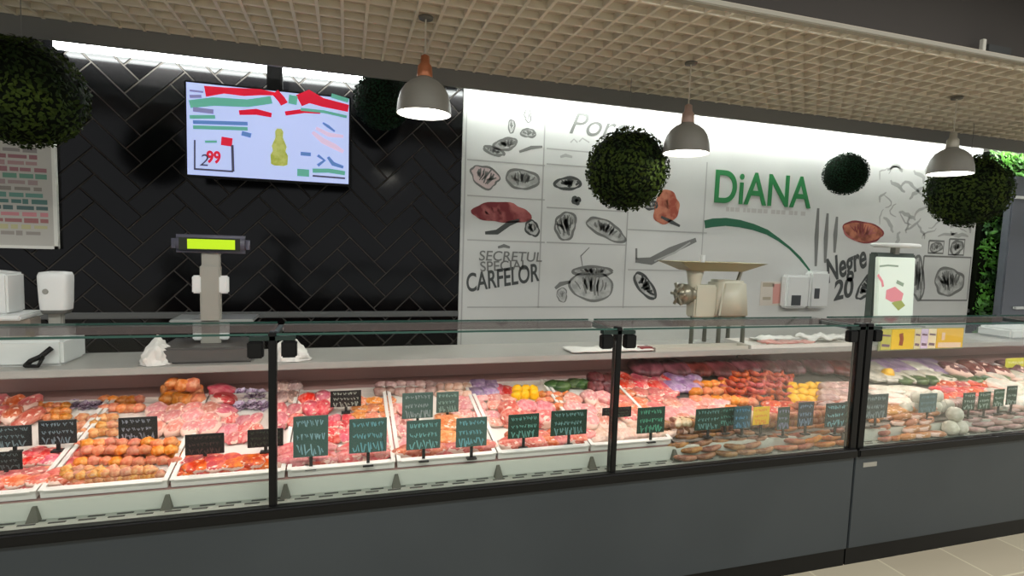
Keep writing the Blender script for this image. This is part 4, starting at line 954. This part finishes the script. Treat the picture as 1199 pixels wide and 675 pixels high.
# right scale with poster-like screen
c1 = at(1042, 340, 2.95)
t = thing('counter_scale', 'scale right of the thick post with pale picture screen and white top plate', 'scale', (c1.x, 2.97, WT))
x0, x1 = at(1026, 340, 2.95).x, at(1068, 340, 2.95).x; zt_, zb_ = at(1045, 298, 2.95).z, at(1045, 380, 2.95).z
box_o('rear_housing', x0-.005, x1+.028, 2.965, 3.03, zb_-.01, zt_+.01, mat('housing_greygreen', (70, 80, 74), .5), t, .01)
bm = B(); v = bx(bm, x0-.02, x1-.02, 2.93, 2.965, zb_, zt_-.02)
for q in v[:4]: q.co.x += .03
bev(bm, .005); scr = obj('screen', bm, mat('pale_screen', (214, 226, 212), .3, emit=.25), t)
bm = B(); qq = lambda u, v: (lambda p: (p.x, p.z))(at(u, v, 2.928))
stroke(bm, [qq(1030, 312), qq(1040, 311), qq(1052, 312)], .012, y=2.9285); stroke(bm, [qq(1028, 322), qq(1033, 330), qq(1034, 336)], .02, y=2.9285, mi=1)
fillp(bm, [qq(1038, 340), qq(1048, 336), qq(1058, 344), qq(1056, 352), qq(1044, 354), qq(1037, 350)], y=2.9287, mi=1); fillp(bm, [qq(1044, 355), qq(1054, 350), qq(1060, 358), qq(1052, 364)], y=2.9288, mi=2)
stroke(bm, [qq(1050, 330), qq(1058, 334)], .025, y=2.9285, mi=0)
obj('screen_picture', bm, [mat('pic_greygreen', (150, 170, 150), .5), mat('pic_pink', (236, 150, 160), .5), mat('pic_olive', (170, 180, 100), .5)], scr)
box_o('scale_body', x0-.04, x1+.06, 2.86, 3.08, WT, zb_-.005, mat('scale_base_grey', (120, 122, 120), .4), t, .008)
box_o('front_lip', x0+.0, x1+.0, 2.84, 2.862, zb_-.03, zb_-.01, M_white, t, .004)
bm = B(); tp = at(1050, 288, 2.97); lathe(bm, [(.13, -.004), (.15, .004), (.15, .02), (.135, .026)], (tp.x, 2.98, tp.z-.01), 36, True); obj('weighing_plate', bm, M_white, t, True)
bm = B(); bx(bm, tp.x-.02, tp.x+.02, 2.96, 3.0, zt_, tp.z-.01); obj('plate_stem', bm, M_greypl, t)
# white box at far right
q0, q1 = at(1170, 395, 2.9), at(1230, 395, 2.9)
bm = B(); bx(bm, q0.x, q1.x, 2.82, 3.06, WT, at(1180, 384, 2.9).z); bev(bm, .015, 3); tag(obj('storage_box', bm, M_white), 'low white box on the worktop at the right frame edge', 'box')
# wall dispensers
for (u0, u1, v0, v1, lab, dk) in ((921, 945, 322, 361, 'left white dispenser on the wall with a dark slot', (927, 937, 346, 358)), (949, 968, 318, 361, 'right white dispenser on the wall, narrower', (954, 959, 338, 350))):
    a, b = at(u0, v0, 4.3), at(u1, v1, 4.3)
    t = thing('paper_dispenser', lab, 'dispenser', ((a.x+b.x)/2, SY, b.z))
    box_o('housing', a.x, b.x, 4.28, SY, b.z, a.z, M_white, t, .02)
    a2, b3 = at(dk[0], dk[2], 4.28), at(dk[1], dk[3], 4.28); box_o('slot', a2.x, b3.x, 4.276, 4.282, b3.z, a2.z, mat('slot_dark', (60, 64, 66), .4), t, .002)
a, b = at(891, 330, SY), at(916, 358, SY)
t = thing('paper_notice', 'small notice with pink print on the wall right of the grinder', 'notice', ((a.x+b.x)/2, SY, b.z))
box_o('paper', a.x, b.x, SY-.004, SY, b.z, a.z, mat('notice_paper', (205, 198, 186), .6), t)
bm = B(); stroke(bm, [(a.x+.02, a.z-.03), (b.x-.12, a.z-.03)], .04, y=SY-.0045, mi=1); stroke(bm, [(b.x-.09, a.z-.02), (b.x-.08, b.z+.02)], .09, y=SY-.0045); stroke(bm, [(a.x+.03, b.z+.07), (b.x-.15, b.z+.07)], .03, y=SY-.0045, mi=1)
obj('print', bm, [mat('notice_pink', (206, 150, 140), .6), mat('notice_tan', (170, 160, 140), .6)], t)
